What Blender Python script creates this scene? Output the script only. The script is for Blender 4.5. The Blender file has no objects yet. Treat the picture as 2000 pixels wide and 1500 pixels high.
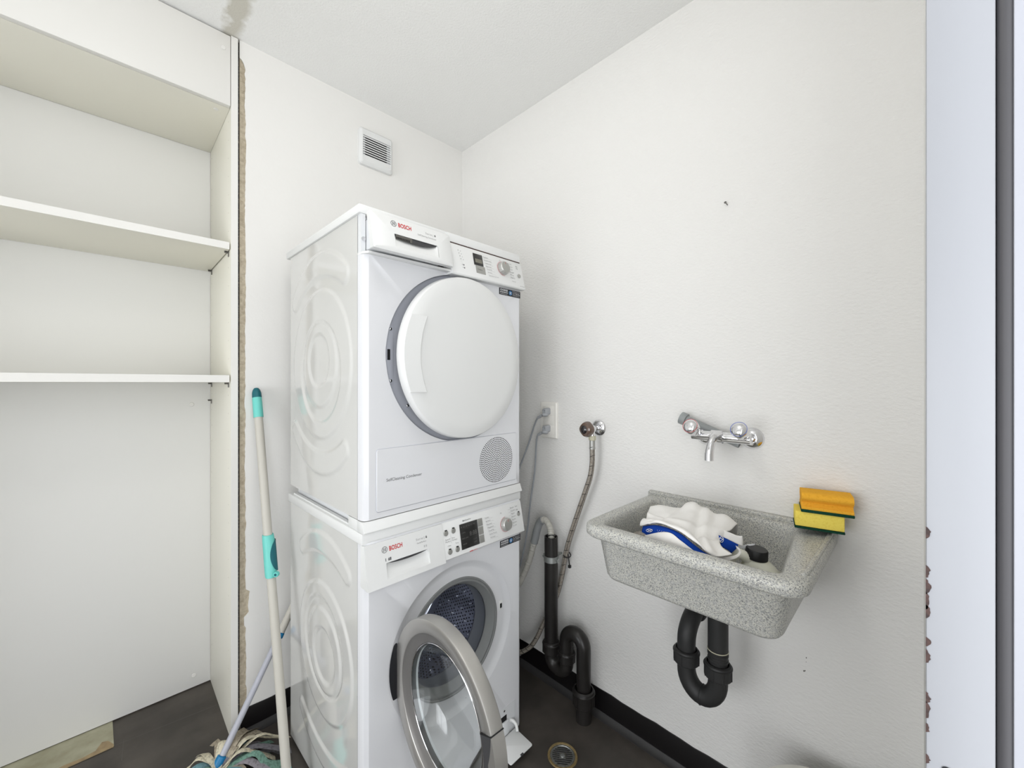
import bpy, bmesh, math, random
from mathutils import Vector, Matrix
from math import sin, cos, pi, radians, sqrt, atan2
random.seed(7)
SC = bpy.context.scene
COL = SC.collection

# ------------------------------------------------------------------ camera
YAW = 0.7813
FPX = 792.58
CX, CY, CH = -1.2968, -1.6749, 1.23
cam = bpy.data.cameras.new('camera')
cam.sensor_width = 36.0
cam.sensor_fit = 'HORIZONTAL'
cam.lens = FPX * 36.0 / 2000.0
cam.shift_y = -0.0006
cam.clip_start = 0.02
camo = bpy.data.objects.new('camera', cam)
COL.objects.link(camo)
camo.location = (CX, CY, CH)
camo.rotation_euler = (pi / 2, 0, -YAW)
SC.camera = camo

# ------------------------------------------------------------------ light
w = bpy.data.worlds.new('world')
SC.world = w
w.use_nodes = True
w.node_tree.nodes['Background'].inputs[0].default_value = (0.97, 0.985, 1.0, 1)
w.node_tree.nodes['Background'].inputs[1].default_value = 1.74


def area(name, loc, rot, size, energy, color, sy=None, shape='DISK'):
    l = bpy.data.lights.new(name, 'AREA')
    l.shape = shape
    l.size = size
    if sy:
        l.size_y = sy
    l.energy = energy
    l.color = color
    o = bpy.data.objects.new(name, l)
    COL.objects.link(o)
    o.location = loc
    o.rotation_euler = rot
    return o


pl = bpy.data.lights.new('ceiling_lamp_bulb', 'POINT')
pl.energy = 6.0
pl.shadow_soft_size = 0.11
pl.color = (1.0, 0.975, 0.945)
plo = bpy.data.objects.new('ceiling_lamp_bulb', pl)
COL.objects.link(plo)
plo.location = (-1.12, -1.12, 2.24)
area('hallway_window', (-2.85, -3.0, 1.05), (pi / 2, 0, -.80), 2.3, 34, (0.93, 0.96, 1.0), 1.7, 'RECTANGLE')
area('side_window_daylight', (-3.25, -1.05, 0.92), (pi / 2, 0, -pi / 2), 1.5, 30, (0.95, 0.97, 1.0), 1.6, 'RECTANGLE')

SC.view_settings.view_transform = 'Standard'
SC.view_settings.look = 'None'
SC.view_settings.gamma = 1.0
SC.view_settings.use_curve_mapping = False
SC.view_settings.exposure = 0.0


# ------------------------------------------------------------------ materials
def s2l(c):
    return tuple(((x / 255.0) / 12.92 if x / 255.0 <= 0.04045 else ((x / 255.0 + 0.055) / 1.055) ** 2.4) for x in c)


def mat(name, rgb, rough=0.5, metal=0.0, noise=None, bump=None, var=None, spec=0.5, coat=0.0, trans=0.0, ior=1.45, aniso=None):
    """rgb in 0..255; noise=(scale, other_rgb, lo, hi); bump=(scale, strength, distance) or list of those"""
    m = bpy.data.materials.new(name)
    m.use_nodes = True
    nt = m.node_tree
    b = nt.nodes['Principled BSDF']
    b.inputs['Base Color'].default_value = (*s2l(rgb), 1)
    b.inputs['Roughness'].default_value = rough
    b.inputs['Metallic'].default_value = metal
    b.inputs['IOR'].default_value = ior
    b.inputs['Specular IOR Level'].default_value = spec
    if coat:
        b.inputs['Coat Weight'].default_value = coat
        b.inputs['Coat Roughness'].default_value = 0.08
    if trans:
        b.inputs['Transmission Weight'].default_value = trans
    tc = nt.nodes.new('ShaderNodeTexCoord')
    if noise:
        sc, other, lo, hi = noise[:4]
        n = nt.nodes.new('ShaderNodeTexNoise')
        n.inputs['Scale'].default_value = sc
        n.inputs['Detail'].default_value = noise[4] if len(noise) > 4 else 4
        nt.links.new(tc.outputs['Object'], n.inputs['Vector'])
        r = nt.nodes.new('ShaderNodeValToRGB')
        r.color_ramp.elements[0].position = lo
        r.color_ramp.elements[1].position = hi
        r.color_ramp.elements[0].color = (*s2l(rgb), 1)
        r.color_ramp.elements[1].color = (*s2l(other), 1)
        nt.links.new(n.outputs['Fac'], r.inputs['Fac'])
        nt.links.new(r.outputs['Color'], b.inputs['Base Color'])
    if bump:
        if not isinstance(bump, list):
            bump = [bump]
        prev = None
        for q in bump:
            sc, st, ds = q[:3]
            n = nt.nodes.new('ShaderNodeTexNoise')
            n.inputs['Scale'].default_value = sc
            n.inputs['Detail'].default_value = q[3] if len(q) > 3 else 3
            n.inputs['Roughness'].default_value = 0.55
            if len(q) > 4:
                mp = nt.nodes.new('ShaderNodeMapping')
                mp.inputs['Rotation'].default_value = q[4]
                mp.inputs['Scale'].default_value = q[5]
                nt.links.new(tc.outputs['Object'], mp.inputs['Vector'])
                nt.links.new(mp.outputs['Vector'], n.inputs['Vector'])
            else:
                nt.links.new(tc.outputs['Object'], n.inputs['Vector'])
            bp = nt.nodes.new('ShaderNodeBump')
            bp.inputs['Strength'].default_value = st
            bp.inputs['Distance'].default_value = ds
            nt.links.new(n.outputs['Fac'], bp.inputs['Height'])
            if prev:
                nt.links.new(prev.outputs['Normal'], bp.inputs['Normal'])
            prev = bp
        nt.links.new(prev.outputs['Normal'], b.inputs['Normal'])
    return m


M = {}
M['plaster_smooth'] = mat('plaster_smooth', (235, 234, 231), 0.9, bump=[(9, 0.35, 0.006, 3), (120, 0.25, 0.0015, 3)], spec=0.2)
M['plaster_rough'] = mat('plaster_rough', (231, 230, 227), 0.9, spec=0.2,
                         bump=[(24, 0.30, 0.006, 5), (75, 0.75, 0.0030, 6, (0.7, 0, 0), (1, 1.0, 2.0)), (330, 0.25, 0.001, 2)])
M['ceiling_paint'] = mat('ceiling_paint', (241, 241, 239), 0.95, bump=[(140, 0.55, 0.003, 4)], spec=0.1)
M['mortar'] = mat('mortar', (204, 194, 174), 0.95, noise=(90, (172, 160, 140), 0.35, 0.75), bump=(150, 0.8, 0.004), spec=0.1)
M['dark_gap'] = mat('dark_gap', (70, 68, 70), 0.9, noise=(160, (150, 140, 128), 0.5, 0.75), bump=(200, 0.8, 0.004))
M['floor'] = mat('floor', (66, 62, 58), 0.42, noise=(5.0, (98, 92, 86), 0.42, 0.85, 9), bump=(300, 0.1, 0.0006), spec=0.35)
M['floor_scuff'] = mat('floor_scuff', (92, 88, 84), 0.6)
M['rubber_black'] = mat('rubber_black', (22, 20, 21), 0.32, spec=0.4, bump=(40, 0.1, 0.001))
M['cove'] = mat('cove', (56, 55, 55), 0.5, spec=0.4)
M['concrete_patch'] = mat('concrete_patch', (176, 174, 152), 0.8, noise=(14, (150, 146, 122), 0.35, 0.7, 6), bump=(60, 0.4, 0.002))
M['glue_edge'] = mat('glue_edge', (170, 150, 115), 0.8, noise=(40, (140, 122, 95), 0.3, 0.7))
M['laminate'] = mat('laminate', (232, 231, 227), 0.42, spec=0.4)
M['laminate_cream'] = mat('laminate_cream', (234, 232, 221), 0.42, spec=0.4)
M['laminate_back'] = mat('laminate_back', (236, 236, 234), 0.6, spec=0.3)
M['pin_metal'] = mat('pin_metal', (120, 118, 114), 0.35, 0.8)
M['black_hole'] = mat('black_hole', (24, 24, 26), 0.8)
M['pinhole'] = mat('pinhole', (150, 144, 130), 0.8)
M['enamel'] = mat('enamel', (222, 223, 226), 0.16, spec=0.5, coat=0.3)
M['enamel_side_shaded'] = mat('enamel_side_shaded', (208, 208, 205), 0.10, spec=0.55, coat=0.5)  # darker than the front enamel: shade of the sides put into the colour
M['white_plastic'] = mat('white_plastic', (226, 227, 226), 0.35, spec=0.45)
M['white_plastic2'] = mat('white_plastic2', (222, 224, 226), 0.4)
M['grey_frame'] = mat('grey_frame', (188, 191, 200), 0.4)
M['print_red'] = mat('print_red', (196, 28, 34), 0.5)
M['print_grey'] = mat('print_grey', (150, 150, 150), 0.6)
M['print_dark'] = mat('print_dark', (88, 88, 90), 0.6)
M['sticker_black'] = mat('sticker_black', (26, 27, 32), 0.35)
M['sticker_white'] = mat('sticker_white', (225, 226, 228), 0.5)
M['sticker_blue'] = mat('sticker_blue', (48, 120, 176), 0.4)
M['display'] = mat('display', (42, 42, 41), 0.15, spec=0.6)
M['display_dim'] = mat('display_dim', (92, 92, 90), 0.4)
M['lcd'] = mat('lcd', (118, 116, 104), 0.3)
M['silver'] = mat('silver', (196, 196, 193), 0.38, 0.75)
M['silver_button'] = mat('silver_button', (170, 170, 166), 0.4, 0.6)
M['door_silver'] = mat('door_silver', (186, 184, 180), 0.36, 0.78, bump=(500, 0.05, 0.0003))
M['door_silver_dark'] = mat('door_silver_dark', (128, 126, 124), 0.38, 0.6)
M['grip_dark'] = mat('grip_dark', (72, 72, 74), 0.45, 0.3)
M['gasket'] = mat('gasket', (128, 130, 130), 0.5, spec=0.4)
M['gasket_dark'] = mat('gasket_dark', (112, 116, 124), 0.5, spec=0.4)
M['steel'] = mat('steel', (224, 228, 242), 0.22, 0.8, bump=(30, 0.12, 0.002))
M['chrome'] = mat('chrome', (226, 226, 228), 0.07, 1.0)
M['galvanised'] = mat('galvanised', (178, 182, 180), 0.35, 0.8)
M['smoked'] = mat('smoked', (92, 72, 60), 0.08, spec=0.8, coat=0.5)
M['smoked_dark'] = mat('smoked_dark', (28, 22, 24), 0.06, spec=0.8, coat=0.6)
M['glass'] = mat('glass', (246, 250, 250), 0.02, trans=1.0, ior=1.45)
M['nut_beige'] = mat('nut_beige', (196, 192, 168), 0.45)
M['hose_grey'] = mat('hose_grey', (134, 126, 116), 0.4, noise=(220, (158, 152, 142), 0.4, 0.6))
M['hose_mark'] = mat('hose_mark', (34, 30, 32), 0.5)
M['drain_hose'] = mat('drain_hose', (184, 182, 174), 0.5)
M['drain_sleeve'] = mat('drain_sleeve', (146, 149, 150), 0.45)
M['cable'] = mat('cable', (150, 155, 160), 0.5)
M['plug'] = mat('plug', (168, 171, 175), 0.45)
M['socket'] = mat('socket', (236, 234, 228), 0.35)
M['pipe_black'] = mat('pipe_black', (34, 32, 31), 0.32, spec=0.5, noise=(6, (46, 44, 42), 0.4, 0.7))
M['pipe_black_matt'] = mat('pipe_black_matt', (40, 40, 40), 0.5, spec=0.4)
M['pipe_grey'] = mat('pipe_grey', (146, 150, 150), 0.4)
M['paint_blue'] = mat('paint_blue', (60, 90, 190), 0.4)
M['mop_pole'] = mat('mop_pole', (196, 193, 184), 0.4, spec=0.4)
M['mop_pole_grey'] = mat('mop_pole_grey', (176, 178, 188), 0.35, spec=0.5)
M['turquoise'] = mat('turquoise', (112, 206, 196), 0.4)
M['petrol'] = mat('petrol', (18, 98, 108), 0.4)
M['blue_plastic'] = mat('blue_plastic', (20, 116, 168), 0.4)
M['sponge_yellow'] = mat('sponge_yellow', (244, 222, 104), 0.9, bump=(300, 0.5, 0.002), noise=(240, (234, 206, 84), 0.5, 0.8), spec=0.1)
M['sponge_orange'] = mat('sponge_orange', (240, 178, 60), 0.9, bump=(300, 0.4, 0.0015), noise=(240, (226, 160, 46), 0.5, 0.8), spec=0.1)
M['scourer'] = mat('scourer', (28, 70, 54), 0.95, bump=(500, 0.8, 0.003), spec=0.1)
M['towel_white'] = mat('towel_white', (238, 236, 232), 0.95, bump=[(30, 0.3, 0.004), (900, 0.3, 0.0008)], spec=0.1)
M['towel_blue'] = mat('towel_blue', (22, 62, 152), 0.9, bump=(900, 0.3, 0.0008), spec=0.1)
M['cap_black'] = mat('cap_black', (26, 26, 27), 0.45)
M['jug'] = mat('jug', (228, 228, 214), 0.4, spec=0.4)
M['jug'].node_tree.nodes['Principled BSDF'].inputs['Subsurface Weight'].default_value = 0.3
M['jug'].node_tree.nodes['Principled BSDF'].inputs['Subsurface Radius'].default_value = (0.02, 0.02, 0.015)
M['frame_paint'] = mat('frame_paint', (160, 162, 167), 0.38, spec=0.4, bump=(25, 0.06, 0.002))
M['frame_paint2'] = mat('frame_paint2', (180, 182, 190), 0.4, spec=0.4)
M['seal'] = mat('seal', (74, 73, 76), 0.5)
M['seal_dark'] = mat('seal_dark', (44, 40, 40), 0.6)
M['rust'] = mat('rust', (78, 58, 54), 0.7, noise=(300, (46, 38, 38), 0.4, 0.7))
M['fringe_yellow'] = mat('fringe_yellow', (232, 220, 196), 0.5)
M['drain_metal'] = mat('drain_metal', (150, 152, 150), 0.4, 0.7, noise=(120, (120, 118, 106), 0.4, 0.7))
M['drain_ring'] = mat('drain_ring', (150, 132, 92), 0.5, 0.3, noise=(100, (120, 100, 66), 0.4, 0.7))
M['bin_white'] = mat('bin_white', (232, 230, 222), 0.6)
for nm, c in dict(strand_cream=(214, 207, 184), strand_taupe=(172, 162, 144), strand_green=(124, 160, 146),
                  strand_blue=(120, 158, 166), strand_grey=(120, 118, 124), strand_lilac=(150, 146, 152)).items():
    M[nm] = mat(nm, c, 0.95, noise=(130, tuple(int(x * 0.84) for x in c), 0.5, 0.62), bump=(700, 0.5, 0.001), spec=0.1)


def granite():
    m = bpy.data.materials.new('speckled_stone')
    m.use_nodes = True
    nt = m.node_tree
    b = nt.nodes['Principled BSDF']
    b.inputs['Roughness'].default_value = 0.38
    tc = nt.nodes.new('ShaderNodeTexCoord')
    mp = nt.nodes.new('ShaderNodeMapping')
    mp.inputs['Rotation'].default_value = (0.5, 0.3, 0.2)
    mp.inputs['Scale'].default_value = (1, 1, 1.25)
    nt.links.new(tc.outputs['Object'], mp.inputs['Vector'])
    cols = [((204, 203, 194), (132, 133, 133), 330, 0.47, 0.64), (None, (78, 80, 82), 430, 0.60, 0.67), (None, (178, 179, 178), 140, 0.42, 0.85)]
    prev = None
    for base, c, sc, lo, hi in cols:
        n = nt.nodes.new('ShaderNodeTexNoise')
        n.inputs['Scale'].default_value = sc
        n.inputs['Detail'].default_value = 1.5
        nt.links.new(mp.outputs['Vector'], n.inputs['Vector'])
        r = nt.nodes.new('ShaderNodeMapRange')
        r.inputs['From Min'].default_value = lo
        r.inputs['From Max'].default_value = hi
        nt.links.new(n.outputs['Fac'], r.inputs['Value'])
        mx = nt.nodes.new('ShaderNodeMix')
        mx.data_type = 'RGBA'
        nt.links.new(r.outputs['Result'], mx.inputs['Factor'])
        if prev is None:
            mx.inputs['A'].default_value = (*s2l(base), 1)
        else:
            nt.links.new(prev.outputs['Result'], mx.inputs['A'])
        mx.inputs['B'].default_value = (*s2l(c), 1)
        prev = mx
    nt.links.new(prev.outputs['Result'], b.inputs['Base Color'])
    return m


M['stone'] = granite()


def add_stain(m):
    """brown water stain on the ceiling beside the cupboard corner (a mark with a shape of its own)"""
    nt = m.node_tree
    b = nt.nodes['Principled BSDF']
    tc = nt.nodes.new('ShaderNodeTexCoord')
    sx = nt.nodes.new('ShaderNodeSeparateXYZ')
    nt.links.new(tc.outputs['Object'], sx.inputs[0])
    n = nt.nodes.new('ShaderNodeTexNoise')
    n.inputs['Scale'].default_value = 22
    n.inputs['Detail'].default_value = 5
    nt.links.new(tc.outputs['Object'], n.inputs['Vector'])

    def mth(op, a, bb, c=None):
        k = nt.nodes.new('ShaderNodeMath')
        k.operation = op
        for i, v in enumerate((a, bb, c)):
            if v is None:
                continue
            if isinstance(v, (int, float)):
                k.inputs[i].default_value = v
            else:
                nt.links.new(v, k.inputs[i])
        return k.outputs[0]
    xx = mth('ADD', sx.outputs['X'], 1.0)
    xn = mth('ADD', xx, mth('MULTIPLY', mth('SUBTRACT', n.outputs['Fac'], 0.5), 0.06))
    d = mth('ABSOLUTE', xn, None)
    a = mth('SUBTRACT', 1.0, mth('DIVIDE', d, 0.034))
    yy = mth('SUBTRACT', 1.0, mth('DIVIDE', mth('ABSOLUTE', mth('ADD', sx.outputs['Y'], 0.12), None), 0.34))
    k = nt.nodes.new('ShaderNodeMath')
    k.operation = 'MULTIPLY'
    k.use_clamp = True
    nt.links.new(mth('MAXIMUM', a, 0.0), k.inputs[0])
    nt.links.new(mth('MAXIMUM', yy, 0.0), k.inputs[1])
    f = mth('MINIMUM', mth('MULTIPLY', k.outputs[0], mth('MULTIPLY', n.outputs['Fac'], 2.2)), 0.6)
    mx = nt.nodes.new('ShaderNodeMix')
    mx.data_type = 'RGBA'
    nt.links.new(f, mx.inputs['Factor'])
    mx.inputs['A'].default_value = b.inputs['Base Color'].default_value
    mx.inputs['B'].default_value = (*s2l((176, 170, 150)), 1)
    nt.links.new(mx.outputs['Result'], b.inputs['Base Color'])


add_stain(M['ceiling_paint'])


# ------------------------------------------------------------------ mesh builder
class MB:
    def __init__(s):
        s.v = []
        s.f = []

    def add(s, vs, fs):
        o = len(s.v)
        s.v += [tuple(v) for v in vs]
        s.f += [tuple(i + o for i in f) for f in fs]
        return s

    def box(s, x0, x1, y0, y1, z0, z1, T=None):
        vs = [(x0, y0, z0), (x1, y0, z0), (x1, y1, z0), (x0, y1, z0), (x0, y0, z1), (x1, y0, z1), (x1, y1, z1), (x0, y1, z1)]
        if T:
            vs = [T @ Vector(v) for v in vs]
        return s.add(vs, [(0, 3, 2, 1), (4, 5, 6, 7), (0, 1, 5, 4), (1, 2, 6, 5), (2, 3, 7, 6), (3, 0, 4, 7)])

    def prism(s, prof, T, d):
        """prof: list of (x,y) in T's local xy plane, extruded by d along local z"""
        n = len(prof)
        vs = [T @ Vector((x, y, 0)) for x, y in prof] + [T @ Vector((x, y, d)) for x, y in prof]
        fs = [tuple(range(n - 1, -1, -1)), tuple(range(n, 2 * n))] + [(i, (i + 1) % n, n + (i + 1) % n, n + i) for i in range(n)]
        return s.add(vs, fs)

    def rings(s, rings, close_u=True, cap0=False, cap1=False, close_v=False):
        n = len(rings[0])
        vs = [p for r in rings for p in r]
        fs = []
        m = len(rings)
        for j in range(m - 1 if not close_v else m):
            jj = (j + 1) % m
            for i in range(n if close_u else n - 1):
                k = (i + 1) % n
                fs.append((j * n + i, j * n + k, jj * n + k, jj * n + i))
        if cap0:
            fs.append(tuple(range(n - 1, -1, -1)))
        if cap1:
            fs.append(tuple((m - 1) * n + i for i in range(n)))
        return s.add(vs, fs)

    def lathe(s, prof, T=None, seg=48, a0=0.0, a1=2 * pi, cap0=False, cap1=False):
        """prof: list of (r, h); axis = local z"""
        T = T or Matrix()
        full = abs(a1 - a0 - 2 * pi) < 1e-6
        n = seg if full else seg + 1
        rs = []
        for r, h in prof:
            rs.append([T @ Vector((r * cos(a0 + (a1 - a0) * i / seg), r * sin(a0 + (a1 - a0) * i / seg), h)) for i in range(n)])
        return s.rings(rs, close_u=full, cap0=cap0, cap1=cap1)

    def cyl(s, p, q, r, seg=20, r2=None):
        p, q = Vector(p), Vector(q)
        T = align(p, q - p)
        L = (q - p).length
        return s.lathe([(r, 0), (r if r2 is None else r2, L)], T, seg, cap0=True, cap1=True)

    def tube(s, pts, r, seg=14, caps=True, rfun=None):
        pts = [Vector(p) for p in pts]
        n = len(pts)
        tang = [(pts[min(i + 1, n - 1)] - pts[max(i - 1, 0)]).normalized() for i in range(n)]
        up = Vector((0, 0, 1)) if abs(tang[0].z) < 0.9 else Vector((1, 0, 0))
        nrm = (up - tang[0] * up.dot(tang[0])).normalized()
        rs = []
        for i in range(n):
            nrm = (nrm - tang[i] * nrm.dot(tang[i])).normalized()
            b = tang[i].cross(nrm)
            rr = rfun(i / (n - 1)) if rfun else r
            rs.append([pts[i] + (nrm * cos(2 * pi * k / seg) + b * sin(2 * pi * k / seg)) * rr for k in range(seg)])
        return s.rings(rs, cap0=caps, cap1=caps)

    def disc(s, T, r, seg=12, rx=None):
        return s.add([T @ Vector((r * cos(2 * pi * i / seg), (rx or r) * sin(2 * pi * i / seg), 0)) for i in range(seg)], [tuple(range(seg))])

    def ball(s, c, r, seg=16, rings=8, sc=(1, 1, 1), R=None):
        c = Vector(c)
        rs = []
        for j in range(1, rings):
            a = pi * j / rings
            ring = []
            for i in range(seg):
                t = 2 * pi * i / seg
                v = Vector((r * sin(a) * cos(t) * sc[0], r * sin(a) * sin(t) * sc[1], -r * cos(a) * sc[2]))
                if R:
                    v = R @ v
                ring.append(c + v)
            rs.append(ring)
        return s.rings(rs, cap0=True, cap1=True)

    def build(s, name, m, parent=None, bevel=0.0, seg=2, sharp=35, smooth=True, kind=None, solid=0.0, subsurf=0):
        me = bpy.data.meshes.new(name)
        me.from_pydata(s.v, [], s.f)
        bm = bmesh.new()
        bm.from_mesh(me)
        bmesh.ops.remove_doubles(bm, verts=bm.verts, dist=1e-6)
        bmesh.ops.recalc_face_normals(bm, faces=bm.faces)
        if bevel:
            es = [e for e in bm.edges if len(e.link_faces) == 2 and e.calc_face_angle(0) > radians(40)]
            bmesh.ops.bevel(bm, geom=es, offset=bevel, offset_type='OFFSET', segments=seg, profile=0.5, affect='EDGES', clamp_overlap=True)
        bm.to_mesh(me)
        bm.free()
        if smooth:
            me.shade_smooth()
            me.set_sharp_from_angle(angle=radians(sharp))
        me.materials.append(m)
        o = bpy.data.objects.new(name, me)
        COL.objects.link(o)
        if parent:
            o.parent = parent
        if solid:
            k = o.modifiers.new('solid', 'SOLIDIFY')
            k.thickness = solid
            k.offset = 0
        if subsurf:
            k = o.modifiers.new('sub', 'SUBSURF')
            k.levels = k.render_levels = subsurf
        if kind:
            o['kind'] = kind
        return o


def align(p, d):
    """matrix at p whose local z is along d"""
    d = Vector(d).normalized()
    q = d.to_track_quat('Z', 'Y')
    return Matrix.Translation(Vector(p)) @ q.to_matrix().to_4x4()


def smooth_path(P, n=8):
    P = [Vector(p) for p in P]
    Q = [P[0] * 2 - P[1]] + P + [P[-1] * 2 - P[-2]]
    out = []
    for i in range(1, len(Q) - 2):
        for k in range(n):
            t = k / n
            a, b, c, d = Q[i - 1], Q[i], Q[i + 1], Q[i + 2]
            out.append(0.5 * ((2 * b) + (c - a) * t + (2 * a - 5 * b + 4 * c - d) * t * t + (3 * b - a - 3 * c + d) * t ** 3))
    out.append(P[-1])
    return out


def arc(c, u, v, r, a0, a1, n=10):
    c, u, v = Vector(c), Vector(u), Vector(v)
    return [c + (u * cos(a0 + (a1 - a0) * i / n) + v * sin(a0 + (a1 - a0) * i / n)) * r for i in range(n + 1)]


def thing(name, label, cat, loc=(0, 0, 0), rotz=0.0, group=None):
    o = bpy.data.objects.new(name, None)
    COL.objects.link(o)
    o.empty_display_size = 0.05
    o.location = loc
    o.rotation_euler = (0, 0, rotz)
    o['label'] = label
    o['category'] = cat
    if group:
        o['group'] = group
    return o


def tag(o, label, cat, group=None):
    o['label'] = label
    o['category'] = cat
    if group:
        o['group'] = group
    return o


def struct(o, label=None, cat=None):
    o['kind'] = 'structure'
    if label:
        o['label'] = label
    if cat:
        o['category'] = cat
    return o


def text_verts(body, size, spacing=1.0, bold=0.0):
    cu = bpy.data.curves.new('lettering', 'FONT')
    cu.body = body
    cu.size = size
    cu.space_character = spacing
    cu.offset = bold
    cu.resolution_u = 3
    o = bpy.data.objects.new('lettering', cu)
    COL.objects.link(o)
    dg = bpy.context.evaluated_depsgraph_get()
    e = o.evaluated_get(dg)
    me = e.to_mesh()
    vs = [v.co.copy() for v in me.vertices]
    fs = [tuple(p.vertices) for p in me.polygons]
    e.to_mesh_clear()
    bpy.data.objects.remove(o)
    bpy.data.curves.remove(cu)
    return vs, fs


def text(mb, body, size, T, spacing=1.0, bold=0.0, align_x='L', width=None):
    vs, fs = text_verts(body, size, spacing, bold)
    if not vs:
        return
    x0 = min(v.x for v in vs)
    x1 = max(v.x for v in vs)
    k = 1.0 if not width else width / (x1 - x0)
    off = -x0 if align_x == 'L' else (-(x0 + x1) / 2 if align_x == 'C' else -x1)
    mb.add([T @ Vector(((v.x + off) * k, v.y, 0.0)) for v in vs], fs)


def rrect(x0, x1, y0, y1, r, n=6, z=None):
    """rounded rectangle, counter-clockwise; r may be a list of 4 radii (x0y0, x1y0, x1y1, x0y1)"""
    rr = r if isinstance(r, (list, tuple)) else [r] * 4
    P = []
    for (cx, cy, a), q in zip([(x0, y0, pi), (x1, y0, 1.5 * pi), (x1, y1, 0), (x0, y1, .5 * pi)], rr):
        sx = 1 if cx == x0 else -1
        sy = 1 if cy == y0 else -1
        for i in range(n + 1):
            t = a + (pi / 2) * i / n
            P.append((cx + sx * q + q * cos(t), cy + sy * q + q * sin(t)))
    if z is None:
        return P
    return [Vector((x, y, z)) for x, y in P]


# ================================================================== ROOM
H = 2.428
XN, YN = -1.0, 0.407          # right side and back of the cupboard recess
XL = -3.0
YF = -1.679
struct(MB().box(XL - .12, .12, YF - 0.12, YN + .05, -.1, 0).build('floor', M['floor'], smooth=False))
struct(MB().box(XL - .12, .12, YF - 0.12, YN + .12, H, H + .1).build('ceiling', M['ceiling_paint'], smooth=False))
struct(MB().box(0, .12, YF - .1, .12, 0, H).build('wall_right', M['plaster_rough'], smooth=False))
wl = MB()
for y0_, y1_, z0_, z1_ in ((YF - .1, -1.65, 0, H), (-.35, YN + .12, 0, H), (-1.65, -.35, 0, .3), (-1.65, -.35, 1.98, H)):
    wl.box(XL - .12, XL, y0_, y1_, z0_, z1_)
struct(wl.build('wall_left', M['plaster_smooth'], smooth=False))
wi = MB()
for y0_, y1_, z0_, z1_ in ((-1.65, -1.60, .3, 1.98), (-.40, -.35, .3, 1.98), (-1.60, -.40, .3, .35), (-1.60, -.40, 1.93, 1.98), (-1.02, -.98, .35, 1.93)):
    wi.box(XL - .09, XL - .04, y0_, y1_, z0_, z1_)
struct(wi.build('window_1', M['laminate'], bevel=.003) if False else wi.build('window_1', M['plaster_smooth'], smooth=False))
struct(MB().box(XL, -2.02, 0, .12, 0, H).build('wall_back_left', M['plaster_smooth'], smooth=False))

# back wall: plaster skin with a ragged left edge over bare mortar
prof = []
z = 0.0
rnd = random.Random(3)
drift = 0.0
while z < 2.345:
    if z < 0.16:
        e = -0.954
    elif z < 0.37:
        e = -0.957
    elif z < 0.41:
        e = -0.9625
    elif z < 0.50:
        e = -0.9465 - .003 * sin(z * 60)
    elif z < 0.75:
        e = -0.956
    else:
        e = -0.9575
    drift = drift * 0.8 + rnd.uniform(-1, 1) * 0.0011
    prof.append((e + drift + rnd.uniform(-1, 1) * 0.0007, z))
    z += rnd.uniform(0.006, 0.016)
prof += [(-0.962, 2.352), (-0.968, 2.362), (-0.9745, 2.367), (-0.9745, H)]
T = Matrix(((1, 0, 0, 0), (0, 0, 1, 0), (0, 1, 0, 0), (0, 0, 0, 1)))   # (x,y)->(x,z), depth along +y
wb = MB()
n = len(prof)
vs = [(x, 0.0, zz) for x, zz in prof] + [(x + 0.002, 0.009, zz) for x, zz in prof] + [(0.0, 0.0, zz) for x, zz in prof]
fs = []
for i in range(n - 1):
    fs.append((i, 2 * n + i, 2 * n + i + 1, i + 1))
    fs.append((i, i + 1, n + i + 1, n + i))
wb.add(vs, fs)
wall_back = struct(wb.build('wall_back', M['plaster_smooth'], sharp=30))
mo = MB().box(-0.973, 0.0, 0.006, 0.12, 0, H)
mo.build('mortar', M['mortar'], wall_back, smooth=False)
MB().box(-0.985, -0.973, 0.014, 0.12, 0, H).build('gap_filler', M['dark_gap'], wall_back, smooth=False)
struct(MB().box(-2.14, -.985, YN, YN + .12, 0, H).build('wall_niche', M['plaster_smooth'], smooth=False))
struct(MB().box(-0.978, -0.97, .12, YN + .12, 0, H).build('wall_niche_side', M['plaster_smooth'], smooth=False))

# front wall with the doorway the camera stands in
DX0, DX1, DH = -1.80, -0.847, 2.06
fw = MB().box(XL, DX0 - .03, YF - .1, YF - .0005, 0, H).box(DX1 + .03, 0, YF - .1, YF - .0005, 0, H).box(DX0 - .03, DX1 + .03, YF - .1, YF - .0005, DH + .03, H)
struct(fw.build('wall_front', M['plaster_smooth'], smooth=False))

# baseboards and cove
def base_run(name, p0, p1, inward, h, mname):
    p0, p1, n_ = Vector(p0), Vector(p1), Vector(inward)
    if mname == 'board':
        pr = [(0, 0.0), (0, h), (0.0035, h + 0.0005), (0.0045, h - .002), (0.0045, 0.0)]
        m = M['rubber_black']
    else:
        pr = [(0.0045, 0.017), (0.0062, 0.0165), (0.010, 0.008), (0.018, 0.0025), (0.026, 0.0012), (0.026, 0.0), (0.0045, 0)]
        m = M['cove']
    mb = MB()
    N = 40
    rs = []
    for j in range(N + 1):
        c = p0.lerp(p1, j / N)
        wv = 0.0015 * sin(j * 1.3) + 0.001 * sin(j * 3.1)
        rs.append([c + n_ * d + Vector((0, 0, z + (wv if (z > .03) else 0))) for d, z in pr])
    mb.rings(rs, cap0=True, cap1=True)
    return struct(mb.build(name, m))


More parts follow.
